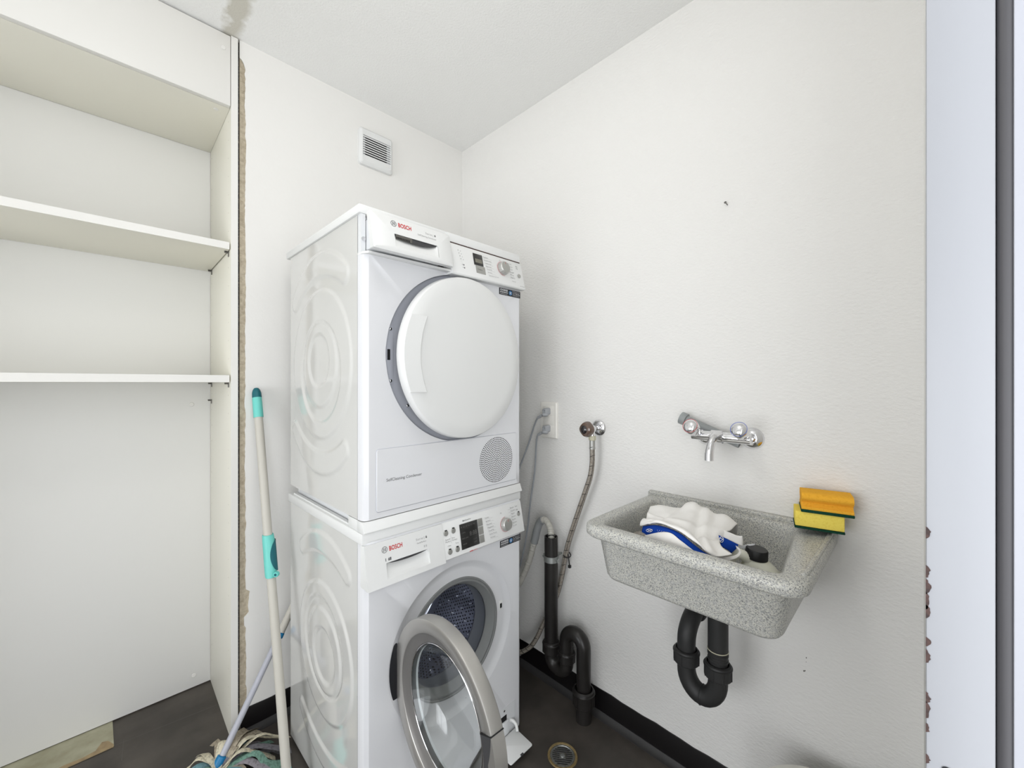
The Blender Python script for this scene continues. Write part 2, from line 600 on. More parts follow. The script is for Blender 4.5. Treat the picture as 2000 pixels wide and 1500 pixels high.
base_run('baseboard_right', (0, 0, 0), (0, YF, 0), (-1, 0, 0), 0.094, 'board')
base_run('baseboard_back', (-0.972, 0, 0), (-.005, 0, 0), (0, -1, 0), 0.086, 'board')
base_run('trim_1', (0, -.004, 0), (0, YF, 0), (-1, 0, 0), 0.09, 'cove')
base_run('trim_2', (-0.972, 0, 0), (-.005, 0, 0), (0, -1, 0), 0.09, 'cove')

# bare patch of old concrete inside the cupboard and the seam in the sheet floor
fl = bpy.data.objects['floor']
MB().add([(-1.99, .398, .0012), (-1.289, .398, .0012), (-1.286, .252, .0012), (-1.36, .250, .0012), (-1.43, .246, .0012), (-1.99, .246, .0012)],
         [(0, 5, 4, 3, 2, 1)]).build('concrete_patch', M['concrete_patch'], fl, smooth=False)
gp = [(-1.287, .262), (-1.30, .292), (-1.315, .300), (-1.33, .268), (-1.36, .262), (-1.40, .266), (-1.47, .256), (-1.6, .252)]
gm = MB().add([(x, y, .0020) for x, y in gp] + [(x, .2455, .0020) for x, y in gp],
              [(i, i + 1, len(gp) + i + 1, len(gp) + i) for i in range(len(gp) - 1)])
gm.build('glue_residue', M['glue_edge'], fl, smooth=False)
MB().add([(-1.005, .221, .0011), (-1.005, .2225, .0011), (-1.288, .2535, .0011), (-1.288, .2520, .0011)], [(0, 1, 2, 3)]).build('floor_seam', M['floor_scuff'], fl, smooth=False)
MB().add([(-1.262, .262, .0011), (-1.2612, .262, .0011), (-1.268, .16, .0011), (-1.2695, .16, .0011)], [(0, 1, 2, 3)]).build('floor_scratch', M['floor_scuff'], fl, smooth=False)

# plaster fragments / wall marks
mk = MB()
for (y, z, r) in [(-1.463, .511, .0012), (-1.458, .474, .0016), (-1.4605, .476, .0012), (-1.4625, .500, .0007)]:
    mk.disc(align((-.0008, y, z), (-1, 0, 0)), r, 7, r * 1.5)
mk.build('scuff_mark', M['floor_scuff'], bpy.data.objects['wall_right'], smooth=False)

# ------------------------------------------------------------------ door frame (right jamb), seal, outer lip
d1 = struct(MB().box(DX1, DX1 + .032, YF - .0335, YF + .0015, 0, DH + .03).build('door_1', M['frame_paint'], bevel=.0012))
d1.data.materials.append(M['frame_paint'])
MB().lathe([(0.0045, 0), (0.0045, DH)], Matrix.Translation((DX1 + .004, YF - .0385, 0)), 16, cap0=True, cap1=True).build('door_seal', M['seal'], d1)
MB().box(DX1 + .001, DX1 + .012, YF - .0425, YF - .0395, 0, DH).build('seal_groove', M['seal_dark'], d1)
MB().box(DX1 - .0008, DX1 + .032, YF - .105, YF - .0415, 0, DH + .03).build('outer_lip', M['frame_paint2'], d1, bevel=.001)
MB().box(DX0 - .032, DX0, YF - .105, YF + .0015, 0, DH + .03).build('left_jamb', M['frame_paint'], d1, bevel=.0012)
MB().box(DX0, DX1, YF - .105, YF + .0015, DH, DH + .03).build('head_jamb', M['frame_paint'], d1, bevel=.0012)
# chipped paint along the edge of the jamb
chips = [(1028, 1052), (1103, 1128), (1130, 1160), (1155, 1190), (1180, 1207), (1243, 1262), (1267, 1294), (1350, 1372), (1368, 1402), (1411, 1429), (1471, 1490)]
cm = MB()
rc = random.Random(11)
for a, b in chips:
    D = .315
    z1 = CH - (a - 748.8) / FPX * D
    z0 = CH - (b - 748.8) / FPX * D
    k = 7
    pts = [(YF + .0016, z1)] + [(YF + .0016 - rc.uniform(.0016, .0032) * sin(pi * (i + .5) / k) ** .5, z1 + (z0 - z1) * (i + .5) / k) for i in range(k)] + [(YF + .0016, z0)]
    o = len(pts)
    cm.add([(DX1 - .0004, y, z) for y, z in pts], [tuple(range(o))])
    cm.add([(DX1 - .0004, YF + .0019, z1), (DX1 + .003, YF + .0019, z1 - .001), (DX1 + .003, YF + .0019, z0 + .001), (DX1 - .0004, YF + .0019, z0)], [(0, 1, 2, 3)])
cm.build('paint_chips', M['rust'], d1, smooth=False, kind='stuff')
# strike plate opening (rounded upper corners), seen at the very bottom of the jamb
sp = rrect(YF - .029, YF - .0068, .80, .9400, [.002, .002, .003, .003], 4)
MB().add([(DX1 - .0006, y, z) for y, z in sp], [tuple(range(len(sp)))]).build('strike_plate', M['sticker_black'], d1, smooth=False)

# ================================================================== CUPBOARD
cup = thing('cupboard', 'tall white open cupboard built into the recess left of the washing tower', 'cupboard', (-1.5, .2, 0))
CL = -2.0


def ch(mb, name, m, parent=cup, **k):
    off = parent.location if parent.type == 'EMPTY' else Vector((0, 0, 0))
    mb.v = [(v[0] - off[0], v[1] - off[1], v[2] - off[2]) for v in mb.v]
    return mb.build(name, m, parent, **k)


sp_r = ch(MB().box(-1.0, -.9805, -.004, YN - .004, 0, H - .003), 'side_panel', M['laminate_cream'], bevel=.0008)
ch(MB().box(-1.0003, -.9802, -.0058, -.0042, 0, H - .003), 'edge_band', M['laminate'])
ch(MB().box(CL - .019, CL, -.004, YN - .004, 0, H - .003), 'side_panel', M['laminate_cream'], bevel=.0008)
ch(MB().box(CL, -1.0005, YN - .012, YN - .004, .004, 2.183), 'back_panel', M['laminate_back'], bevel=.0005)
ch(MB().box(CL, -1.0005, .016, YN - .012, 2.183, 2.203), 'top_board', M['laminate_cream'], bevel=.0006)
ch(MB().box(CL, -1.0016, -.004, .015, 2.183, H - .006), 'fascia_board', M['laminate'], bevel=.001)
for zz in (1.690, 1.233):
    sh = ch(MB().box(CL + .001, -1.0035, .002, YN - .013, zz + .001, zz + .025), 'shelf', M['laminate_cream'], bevel=.0008)
    ch(MB().box(CL + .001, -1.0038, .0002, .0018, zz + .001, zz + .025), 'edge_band', M['laminate'])
cap = ch(MB().lathe([(0.0, .0015), (.006, .0014), (.0075, .0)], align((-1.022, -.0045, 2.372), (0, -1, 0)), 20), 'cover_cap', M['laminate'])
ch(MB().lathe([(0.0, .0015), (.006, .0014), (.0075, .0)], align((-1.034, .05, 2.1825), (0, 0, -1)), 20), 'cover_cap', M['laminate'])
ch(MB().lathe([(0.0, .0015), (.007, .0014), (.0085, .0)], align((-1.062, YN - .0125, 1.145), (0, -1, 0)), 20), 'cover_cap', M['laminate'])
ch(MB().lathe([(0.0, .0015), (.007, .0014), (.0085, .0)], align((-1.055, YN - .0125, .05 + .0), (0, -1, 0)), 20), 'cover_cap', M['laminate'])
for (y, zt) in [(.030, 1.690), (.36, 1.690), (.030, 1.233), (.36, 1.233), (.365, 1.165)]:
    pm_ = MB().cyl((-1.0, y, zt - .004), (-1.013, y, zt - .004), .0026, 10).box(-1.0135, -1.0005, y - .0045, y + .0045, zt - .0014, zt)
    pm_.box(-1.003, -1.0002, y - .0045, y + .0045, zt - .017, zt)
    ch(pm_, 'shelf_pin', M['pin_metal'])
ph = MB()
for y in (.038, .365):
    z = .10
    while z < 2.15:
        if not any(abs(z - q) < .02 for q in (1.69, 1.233)):
            ph.disc(align((-1.0004, y, z), (-1, 0, 0)), .0017, 8)
        z += .064
ch(ph, 'pin_holes', M['pinhole'], kind='stuff', smooth=False)

# ================================================================== WALL FITTINGS
# exhaust grille on back wall
vg = thing('ventilation_grille', 'white plastic exhaust air grille high on the back wall above the tower', 'vent', (-.4775, 0, 2.235))
vx0, vx1, vz0, vz1 = -.553, -.402, 2.158, 2.312
rp = [rrect(vx0, vx1, vz0, vz1, .012), rrect(vx0, vx1, vz0, vz1, .012), rrect(vx0 + .010, vx1 - .010, vz0 + .012, vz1 - .010, .008)]
ys = [0, -.014, -.024]
mb = MB().rings([[Vector((x, y, z)) for x, z in r] for r, y in zip(rp, ys)])
ip = rrect(vx0 + .013, vx1 - .013, vz0 + .034, vz1 - .034, .001)
mb2 = MB().rings([[Vector((x, -.024, z)) for x, z in rp[2]], [Vector((x, -.024, z)) for x, z in ip], [Vector((x, -.014, z)) for x, z in ip]])
mb.v += []
mb.add(mb2.v, mb2.f)
ch(mb, 'housing', M['white_plastic'], vg)
ch(MB().box(vx0 + .013, vx1 - .013, -.008, -.006, vz0 + .03, vz1 - .03), 'backing', M['grip_dark'], vg)
ns = 9
for i in range(ns):
    zc = vz0 + .0375 + i * (vz1 - vz0 - .075) / (ns - 1)
    Tm = Matrix.Translation((0, -.0185, zc)) @ Matrix.Rotation(radians(28), 4, 'X')
    ch(MB().box(vx0 + .013, vx1 - .013, -.006, .006, -.0019, .0019, Tm), 'slat', M['white_plastic'], vg)
for s_ in (0, 1):
    xa = vx0 + .013 if s_ == 0 else vx1 - .013 - .013
    ch(MB().box(xa, xa + .013, -.0145, -.0125, vz0 + .034, vz1 - .034), 'side_rib', M['white_plastic2'], vg)
tm = MB()
text(tm, 'HELIOS', .0075, Matrix.Translation((-.445, -.0243, vz0 + .022)) @ Matrix.Rotation(pi / 2, 4, 'X'), width=.026)
ch(tm, 'lettering', M['socket'], vg, smooth=False)

# nail
na = MB().cyl((.0, -1.272, 1.757), (-.013, -1.270, 1.761), .0013, 10).cyl((-.013, -1.270, 1.761), (-.0142, -1.270, 1.7614), .0036, 14)
tag(na.build('nail', M['pin_metal']), 'small steel nail sticking out of the bare right wall above the tap', 'nail')

# triple wall socket
ws = thing('wall_socket', 'white upright triple wall socket on the right wall behind the tower', 'socket', (0, -.588, 1.08))
sx = MB()
r0 = rrect(-.634, -.546, 1.004, 1.152, .004)
r1 = rrect(-.630, -.550, 1.008, 1.148, .004)
sx.rings([[Vector((0, y, z)) for y, z in r0], [Vector((-.006, y, z)) for y, z in r0], [Vector((-.010, y, z)) for y, z in r1]], cap1=True)
ch(sx, 'cover_plate', M['socket'], ws)
for k in range(3):
    zc = 1.038 + k * .040
    ch(MB().box(-.0108, -.009, -.618, -.562, zc - .0190, zc + .0190), 'socket_insert', M['socket'], ws, bevel=.0006)


def plug(zc, label, cable):
    t = thing('power_plug', label, 'plug', (-.02, -.590, zc), group=None)
    b = MB()
    # flat Swiss angled body: rhombic block with rounded grip
    b.rings([rrect(-.602, -.578, zc - .012, zc + .012, .006, 5, None) and [Vector((-x, y, z)) for y, z in rrect(-.602 - g, -.578 + g, zc - .012 - g, zc + .013 + g, .006, 5)]
             for x, g in ((.0112, .001), (.030, .0), (.038, -.003))], cap0=True, cap1=True)
    ch(b, 'plug_body', M['plug'], t)
    g = MB().ball((-.030, -.590, zc - .013), .012, 18, 10, (1.35, 1.15, .75))
    ch(g, 'grip', M['plug'], t)
    sl = MB().tube([(-.034, -.583, zc - .014), (-.036, -.573, zc - .018), (-.036, -.563, zc - .023), (-.036, -.556, zc - .028)], .005, 12, rfun=lambda u: .0062 - .002 * u)
    for u in range(4):
        y = -.575 + u * .0055
        sl.tube([(-.036, y, zc - .0175 - u * .003), (-.036, y + .0016, zc - .0185 - u * .003)], .0066 - u * .0003, 12)
    ch(sl, 'strain_relief', M['plug'], t)
    ch(MB().disc(align((-.0384, -.586, zc + .006), (-1, 0, 0)), .0014, 8).disc(align((-.0384, -.594, zc + .004), (-1, 0, 0)), .0014, 8), 'screw_hole', M['black_hole'], t, smooth=False)
    ch(MB().tube(smooth_path(cable), .0034, 10), 'cable', M['cable'], t)
    return t


plug(1.115, 'upper grey power plug in the triple wall socket, cable running behind the dryer',
     [(-.036, -.556, 1.087), (-.035, -.546, 1.075), (-.033, -.530, 1.045), (-.035, -.505, .98), (-.05, -.46, .86), (-.06, -.40, .70), (-.05, -.30, .6)])
plug(1.044, 'lower grey power plug in the triple wall socket, cable hanging down straight',
     [(-.036, -.556, 1.016), (-.034, -.549, 1.003), (-.032, -.543, .97), (-.030, -.533, .86), (-.035, -.515, .74), (-.040, -.498, .60), (-.05, -.47, .46), (-.06, -.42, .34), (-.05, -.34, .26)])

# stop valve with smoked knob + braided hose
sv = thing('stop_valve', 'chrome stop valve with smoky brown knob on the right wall', 'valve', (0, -.838, 1.065))
ch(MB().lathe([(.030, 0), (.030, .002), (.027, .006), (.020, .010), (.0135, .012), (.012, .012)], align((0, -.828, 1.065), (-1, 0, 0)), 32, cap0=True, cap1=True), 'rosette', M['chrome'], sv)
ch(MB().cyl((-.01, -.829, 1.065), (-.05, -.836, 1.065), .0095, 20).cyl((-.05, -.836, 1.065), (-.062, -.836, 1.065), .0135, 20).cyl((-.055, -.836, 1.068), (-.055, -.836, 1.036), .0095, 20), 'valve_body', M['chrome'], sv)
kn = MB()
kT = align((-.070, -.8365, 1.066), (-1, .12, 0))
rk = []
for h, r in ((0, .012), (.002, .0215), (.009, .0270), (.021, .0270), (.029, .0235), (.033, .016)):
    rk.append([kT @ Vector(((r * (1 + .045 * cos(4 * 2 * pi * i / 72))) * cos(2 * pi * i / 72), (r * (1 + .045 * cos(4 * 2 * pi * i / 72))) * sin(2 * pi * i / 72), h)) for i in range(72)])
kn.rings(rk, cap0=True, cap1=True)
knob = ch(kn, 'knob', M['smoked'], sv)
MB().lathe([(.0145, .0315), (.0145, .034), (.010, .038), (0, .0395)], kT, 28).build('knob_cap', M['smoked_dark'], knob).location = -Vector((0, 0, 0))
knob.children[0].location = -sv.location
ch(MB().lathe([(.0125, 0), (.0135, .003), (.0135, .013), (.012, .016)], align((-.055, -.836, 1.040), (0, 0, -1)), 6, cap0=True, cap1=True), 'hose_nut', M['nut_beige'], sv, sharp=20)

hz = thing('inlet_hose', 'grey water hose with dark tracer lines hanging from the stop valve', 'hose', (-.055, -.80, .6))
hp = smooth_path([(-.055, -.836, 1.025), (-.055, -.836, .99), (-.053, -.834, .94), (-.052, -.825, .89), (-.05, -.806, .84), (-.048, -.780, .775), (-.045, -.750, .70),
                  (-.04, -.722, .63), (-.034, -.702, .575), (-.028, -.688, .53), (-.026, -.674, .47), (-.026, -.655, .40), (-.04, -.632, .33), (-.055, -.606, .27), (-.06, -.575, .20), (-.065, -.545, .15), (-.075, -.515, .120), (-.085, -.495, .108)], 10)
ch(MB().tube(hp, .0092, 14), 'hose_tube', M['hose_grey'], hz)
ch(MB().tube([(-.055, -.836, 1.027), (-.055, -.836, .993)], .0102, 16).tube([(-.055, -.836, .998), (-.055, -.836, .992)], .0112, 16), 'ferrule', M['silver_button'], hz)
trc = MB()
for ph0 in range(4):
    pts = []
    L = len(hp)
    for i in range(4, L - 1):
        t = (hp[i + 1] - hp[i - 1]).normalized()
        a = Vector((-1, 0, 0)).cross(t).normalized()
        b = t.cross(a)
        an = ph0 * pi / 2 + .4 + i * .01
        pts.append(hp[i] + (a * cos(an) + b * sin(an)) * .0089)
    trc.tube(pts, .0009, 5)
for i in range(8, len(hp) - 4, 7):
    t = (hp[i + 1] - hp[i - 1]).normalized()
    tt = (t + Vector((0, .5, .0)).cross(t) * 0.7 + Vector((0, .0, .25))).normalized()
    T2 = align(hp[i], (t + Vector((0, -.55, 0))).normalized())
    trc.tube([T2 @ Vector((.0104 * cos(q * 2 * pi / 20), .0094 * sin(q * 2 * pi / 20), 0)) for q in range(21)], .0010, 5)
ch(trc, 'tracer_lines', M['hose_mark'], hz)
ch(MB().cyl((-.083, -.498, .110), (-.098, -.474, .098), .013, 14).cyl((-.095, -.478, .1), (-.12, -.44, .085), .017, 10), 'coupling', M['gasket'], hz)
ct = MB().tube(smooth_path([(-.012, -.700, .565), (-.022, -.714, .560), (-.038, -.714, .556), (-.044, -.700, .558), (-.034, -.690, .562), (-.018, -.692, .565)], 4), .0022, 6)
ct.cyl((-.03, -.706, .572), (-.046, -.727, .532), .0024, 8).box(-.0505, -.0415, -.7315, -.7225, .524, .534)
tag(ct.build('cable_tie', M['pipe_black_matt']), 'black tie clip round the inlet hose beside the standpipe', 'clip')

# black standpipe with trap for the washing machine
st = thing('standpipe', 'black plastic standpipe with double bend running into the floor by the wall', 'pipe', (-.065, -.72, 0))
OX = -.066
R0 = .0262
y1, y2, y3 = -.652, -.728, -.806
ch(MB().lathe([(R0 - .004, .40), (R0 - .004, .630), (R0, .630), (R0, .2)], Matrix.Translation((OX, y1, 0)), 32), 'upright_pipe', M['pipe_black'], st)


def nut(cx, cy, z0, z1, r, m='pipe_black', n=10):
    mb = MB()
    h = z1 - z0
    mb.lathe([(r * .78, 0), (r * .93, .0005), (r, .003), (r, h * .72), (r * 1.04, h * .74), (r * 1.04, h * .80), (r * .97, h * .84), (r * .93, h * .94), (r * .80, h)][::1], Matrix.Translation((cx, cy, z0)), 36)
    for i in range(n):
        a = 2 * pi * i / n
        Tm = Matrix.Translation((cx, cy, z0)) @ Matrix.Rotation(a, 4, 'Z')
        mb.box(r * .96, r * 1.035, -.0012, .0012, .003, h * .74, Tm)
    return mb


path = [Vector((OX, y1, .2)), Vector((OX, y1, .172))] + arc((OX, (y1 + y2) / 2, .170), (0, 1, 0), (0, 0, 1), abs(y1 - y2) / 2, 0, -pi, 14) + [Vector((OX, y2, .20))]
ch(MB().tube(path, R0, 24), 'lower_bend', M['pipe_black'], st)
zt_ = .258
path = [Vector((OX, y2, .19)), Vector((OX, y2, .23))] + arc((OX, (y2 + y3) / 2, zt_), (0, 1, 0), (0, 0, 1), abs(y3 - y2) / 2, 0, pi, 14)
path = [Vector((OX, y2, .19))] + [Vector((OX, (y2 + y3) / 2 + abs(y3 - y2) / 2 * cos(a), zt_ + abs(y3 - y2) / 2 * 1.0 * sin(a))) for a in [pi * i / 14 for i in range(15)]] + [Vector((OX, y3, .20)), Vector((OX, y3, .05))]
ch(MB().tube(path, R0, 24), 'upper_bend', M['pipe_black'], st)
ch(nut(OX, y1, .178, .222, .0335), 'union_nut', M['pipe_black'], st)
ch(nut(OX, y2, .178, .216, .0325), 'union_nut', M['pipe_black'], st)
ch(nut(OX, y3, .060, .116, .0400), 'union_nut', M['pipe_black'], st)
ch(MB().lathe([(.0285, 0), (.0285, .060), (.034, .062)], Matrix.Translation((OX, y3, 0)), 30, cap0=True), 'floor_socket', M['pipe_black'], st)
# pipe clamp
pc = MB().lathe([(.0262, -.011), (.0285, -.011), (.0285, .011), (.0262, .011)], Matrix.Translation((OX, y1, .545)), 32)
for sgn in (-1, 1):
    pc.box(OX - .004, OX + .004, y1 + sgn * .028 - (.009 if sgn < 0 else 0), y1 + sgn * .028 + (.009 if sgn > 0 else 0), .536, .554)
    pc.cyl((OX - .009, y1 + sgn * .034, .545), (OX + .006, y1 + sgn * .034, .545), .004, 8)
pc.cyl((OX + .026, y1, .545), (0, y1, .545), .004, 8)
ch(pc, 'pipe_clamp', M['galvanised'], st)

dh = thing('drain_hose', 'cream corrugated drain hose arching into the top of the black standpipe', 'hose', (-.06, -.58, .55))
dp = smooth_path([(-.066, -.652, .585), (-.066, -.653, .615), (-.064, -.650, .64), (-.062, -.640, .665), (-.060, -.622, .682), (-.058, -.603, .680), (-.058, -.585, .664), (-.06, -.572, .63), (-.062, -.562, .59),
                  (-.066, -.552, .55), (-.072, -.540, .50), (-.08, -.522, .45), (-.09, -.50, .40), (-.10, -.47, .35), (-.11, -.42, .30)], 10)
ch(MB().tube(dp, .0125, 16, rfun=lambda u: .0122 + .0010 * sin(u * 520)), 'corrugated_tube', M['drain_hose'], dh)
i0, i1 = int(len(dp) * .36), int(len(dp) * .60)
ch(MB().tube(dp[i0:i1], .0155, 18), 'hose_sleeve', M['drain_sleeve'], dh)
ch(MB().tube([Vector((-.066 + .0145 * cos(a), -.653 + .0145 * sin(a), .636 + .004 * sin(a * 2))) for a in [2 * pi * i / 20 for i in range(21)]], .0018, 6), 'clamp_wire', M['pipe_black_matt'], dh)

# ------------------------------------------------------------------ mixer tap
tp = thing('mixer_tap', 'chrome two-handle mixer tap mounted on the wall above the sink', 'tap', (0, -1.265, 1.09))
tz = 1.078
yl, yr = -1.211, -1.337
for y in (yl, yr):
    ch(MB().lathe([(.031, 0), (.031, .0015), (.028, .007), (.020, .013), (.014, .016), (.012, .016)], align((0, y, tz - .004), (-1, 0, 0)), 36, cap0=True, cap1=True), 'rosette', M['chrome'], tp)
body = MB()
for y in (yl, yr):
    body.cyl((-.01, y, tz - .004), (-.058, y, tz), .0115, 20)
    body.cyl((-.034, y, tz - .002), (-.05, y, tz), .0165, 6)
body.tube([(-.066, yl + .014, tz), (-.066, yr - .014, tz)], .0145, 24)
body.tube([(-.066, -1.250, tz), (-.066, -1.280, tz)], .018, 24)
ch(body, 'tap_body', M['chrome'], tp)
for y, ringm, nm in ((yl, M['print_red'], 'red'), (yr, M['paint_blue'], 'blue')):
    dd_ = Vector((-.86, 0, .42)).normalized()
    p0 = Vector((-.062, y, tz + .002))
    ch(MB().cyl(p0, p0 + dd_ * .028, .0125, 20).cyl(p0 + dd_ * .022, p0 + dd_ * .030, .0145, 20), 'valve_neck', M['chrome'], tp)
    T0 = align(p0 + dd_ * .028, dd_)
    h_ = MB()
    rs = []
    for hh, r, fl_ in ((0, .010, 0), (.004, .0165, .06), (.016, .0200, .09), (.028, .0215, .05), (.034, .0215, .01), (.040, .0195, 0), (.0445, .0145, 0), (.047, .007, 0)):
        rs.append([T0 @ Vector((r * (1 + fl_ * cos(4 * 2 * pi * i / 64)) * cos(2 * pi * i / 64), r * (1 + fl_ * cos(4 * 2 * pi * i / 64)) * sin(2 * pi * i / 64), hh)) for i in range(64)])
    h_.rings(rs, cap0=True, cap1=True)
    hd = ch(h_, 'tap_handle', M['chrome'], tp)
    rg = MB().tube([T0 @ Vector((.0198 * cos(2 * pi * i / 40), .0198 * sin(2 * pi * i / 40), .0392)) for i in range(41)], .0007, 6)
    o_ = ch(rg, 'colour_ring', ringm, tp)
    o_.parent = hd
ysp = -1.270
spath = smooth_path([(-.066, ysp - .004, tz), (-.082, ysp - .004, tz + .007), (-.100, ysp, tz + .004), (-.114, ysp + .003, tz - .010), (-.122, ysp + .005, tz - .028), (-.125, ysp + .006, tz - .044)], 6)
ch(MB().tube(spath, .0112, 20), 'spout', M['chrome'], tp)
ch(MB().tube([(-.125, ysp + .006, tz - .040), (-.1255, ysp + .006, tz - .060)], .0118, 22), 'aerator', M['chrome'], tp)
# grey plastic tube with cap, resting behind the tap
pg = thing('plastic_tube', 'short grey plastic tube with end cap lying behind the chrome tap', 'tube', (-.03, -1.2, 1.1))
pa, pb = Vector((-.030, -1.150, 1.122)), Vector((-.022, -1.312, 1.058))
dv = (pb - pa).normalized()
ch(MB().lathe([(.0105, 0), (.0135, 0), (.0135, (pb - pa).length), (.0105, (pb - pa).length), (.0105, .02)], align(pa, dv), 26), 'tube_body', M['pipe_grey'], pg)
ch(MB().lathe([(0, -.004), (.0185, -.004), (.0195, -.002), (.0195, .014), (.0138, .0145)], align(pa, dv), 28), 'end_cap', M['pipe_grey'], pg)
ch(MB().box(-.024, 0, -1.19, -1.18, 1.098, 1.104), 'wall_lug', M['pipe_grey'], pg)

# ------------------------------------------------------------------ sink
sk = thing('utility_sink', 'speckled grey stone utility sink hung on the right wall', 'sink', (-.2, -1.28, .7))


def sring(x0, x1, y0, y1, z, r, rb=.01):
    return rrect(x0, x1, y0, y1, [r, rb, rb, r], 8, z)


Rs = [sring(-.345, -.002, -1.462, -1.088, .709, .03), sring(-.356, -.002, -1.473, -1.078, .713, .035), sring(-.362, -.002, -1.479, -1.073, .722, .038),
      sring(-.384, -.002, -1.500, -1.062, .826, .042), sring(-.388, -.002, -1.506, -1.056, .830, .044),
      sring(-.404, -.002, -1.523, -1.040, .829, .046), sring(-.409, -.002, -1.528, -1.035, .834, .048), sring(-.410, -.002, -1.529, -1.034, .848, .048),
      sring(-.408, -.002, -1.527, -1.036, .856, .046), sring(-.402, -.002, -1.521, -1.042, .8605, .042), sring(-.390, -.012, -1.512, -1.054, .8615, .036, .02),
      sring(-.379, -.024, -1.494, -1.066, .8605, .034, .03)]
ih = [(-.373, -.030, -1.486, -1.072, .8555, .034, .04), (-.370, -.032, -1.481, -1.075, .848, .036, .04), (-.366, -.034, -1.474, -1.079, .83, .036, .04), (-.352, -.045, -1.455, -1.094, .74, .045, .045), (-.34, -.055, -1.443, -1.105, .728, .05, .05), (-.30, -.09, -1.40, -1.15, .7245, .05, .05)]
for a, b, c, d, z, r, rb in ih:
    Rs.append([Vector((p.x, p.y + (.034 * (p.x - a) / (b - a) * max(0.0, min(1.0, (-1.28 - p.y) / .15))), p.z)) for p in sring(a, b, c, d, z, r, rb)])
mb = MB()
mb.rings(Rs, cap0=True, cap1=True)
ch(mb, 'basin', M['stone'], sk, sharp=60)
# raised back and right rim, flat ledge on the right
ch(MB().rings([rrect(-.020, 0, -1.516, -1.032, .004, 3, z) for z in (.855, .868)] + [rrect(-.017, 0, -1.514, -1.034, .003, 3, .872)], cap0=True, cap1=True), 'back_rim', M['stone'], sk)
ch(MB().tube(smooth_path([(-.350, -1.512, .8585), (-.335, -1.5175, .8600), (-.20, -1.5190, .8605), (-.012, -1.5190, .8615)], 6), .0052, 12), 'ledge_rim', M['stone'], sk)

# sink trap
sg = thing('sink_trap', 'black plastic U-bend trap under the stone sink', 'trap', (-.17, -1.26, .4))
TX = -.165
ya, yb_ = -1.300, -1.218
ch(MB().lathe([(.0245, .53), (.0245, .708)], Matrix.Translation((TX, ya, 0)), 30), 'outlet_pipe', M['pipe_black_matt'], sg)
ch(MB().lathe([(.0232, .49), (.0232, .505), (.0252, .507), (.0252, .511), (.0232, .513), (.0232, .519), (.0252, .521), (.0252, .525), (.0232, .527), (.0232, .531)], Matrix.Translation((TX, ya, 0)), 30), 'threaded_collar', M['pipe_black_matt'], sg)
ch(MB().tube([Vector((TX + .0246 * cos(t), ya + .0246 * sin(t), .5335)) for t in [2 * pi * i / 32 for i in range(33)]], .0012, 6), 'lime_ring', M['nut_beige'], sg)
ub = [Vector((TX, ya, .485))] + [Vector((TX, (ya + yb_) / 2 - (yb_ - ya) / 2 * cos(t), .448 - .044 * sin(t) * 1.25)) for t in [pi * i / 16 for i in range(17)]] + [Vector((TX, yb_, .49))]
ch(MB().tube(ub, .0235, 24, rfun=lambda u: .0235 + .0015 * sin(pi * u)), 'u_bend', M['pipe_black_matt'], sg)
ch(MB().tube([Vector((TX, (ya + yb_) / 2 + .0008 * s_, 0)) + Vector((0, 0, .393)) + Vector((.0252 * cos(t), 0, .0252 * sin(t))) for s_ in (0,) for t in [2 * pi * i / 32 for i in range(33)]], .0012, 6), 'mould_seam', M['pipe_black_matt'], sg)
ch(nut(TX, ya, .462, .500, .0335, n=8), 'union_nut', M['pipe_black_matt'], sg)
ch(nut(TX, yb_, .462, .500, .0335, n=8), 'union_nut', M['pipe_black_matt'], sg)
el = [Vector((TX, yb_, .48)), Vector((TX, yb_, .515)), Vector((TX + .004, yb_ - .0005, .54)), Vector((TX + .018, yb_ - .002, .563)), Vector((TX + .040, yb_ - .004, .580)), Vector((TX + .068, yb_ - .006, .588)), Vector((-.05, yb_ - .010, .590)), Vector((0, yb_ - .012, .590))]
ch(MB().tube(smooth_path(el, 5), .0238, 24), 'elbow', M['pipe_black_matt'], sg)
ch(MB().lathe([(.024, 0), (.0285, 0), (.030, .003), (.030, .020), (.0285, .024), (.024, .025)], align((TX + .048, yb_ - .0045, .583), (1, 0, .10)), 30), 'wall_collar', M['pipe_black_matt'], sg)
ch(MB().lathe([(.024, 0), (.034, .001), (.034, .006), (.024, .008)], align((-.012, yb_ - .011, .590), (1, 0, 0)), 30), 'wall_rosette', M['pipe_black_matt'], sg)

# ------------------------------------------------------------------ sponges
def sponge_box(name, prof, c, L, rot, m, label, m2, zs, tilt=(0, 0)):
    """prof: outline in (across, up); extruded along length L; scourer below"""
    t = thing(name, label, 'sponge', c, rot)
    t.rotation_euler = (tilt[0], tilt[1], rot)
    T3 = Matrix(((0, 0, 1, -L / 2), (1, 0, 0, 0), (0, 1, 0, 0), (0, 0, 0, 1)))
    MB().prism(prof, T3, L).build('foam', m, t, bevel=.0022 if len(prof) < 6 else .0, seg=3, sharp=50)
    w_ = max(p[0] for p in prof)
    MB().box(-L / 2 - .001, L / 2 + .001, -w_ - .001, w_ + .001, 0, zs).build('scouring_pad', M['scourer'], t, bevel=.0015)
    return t


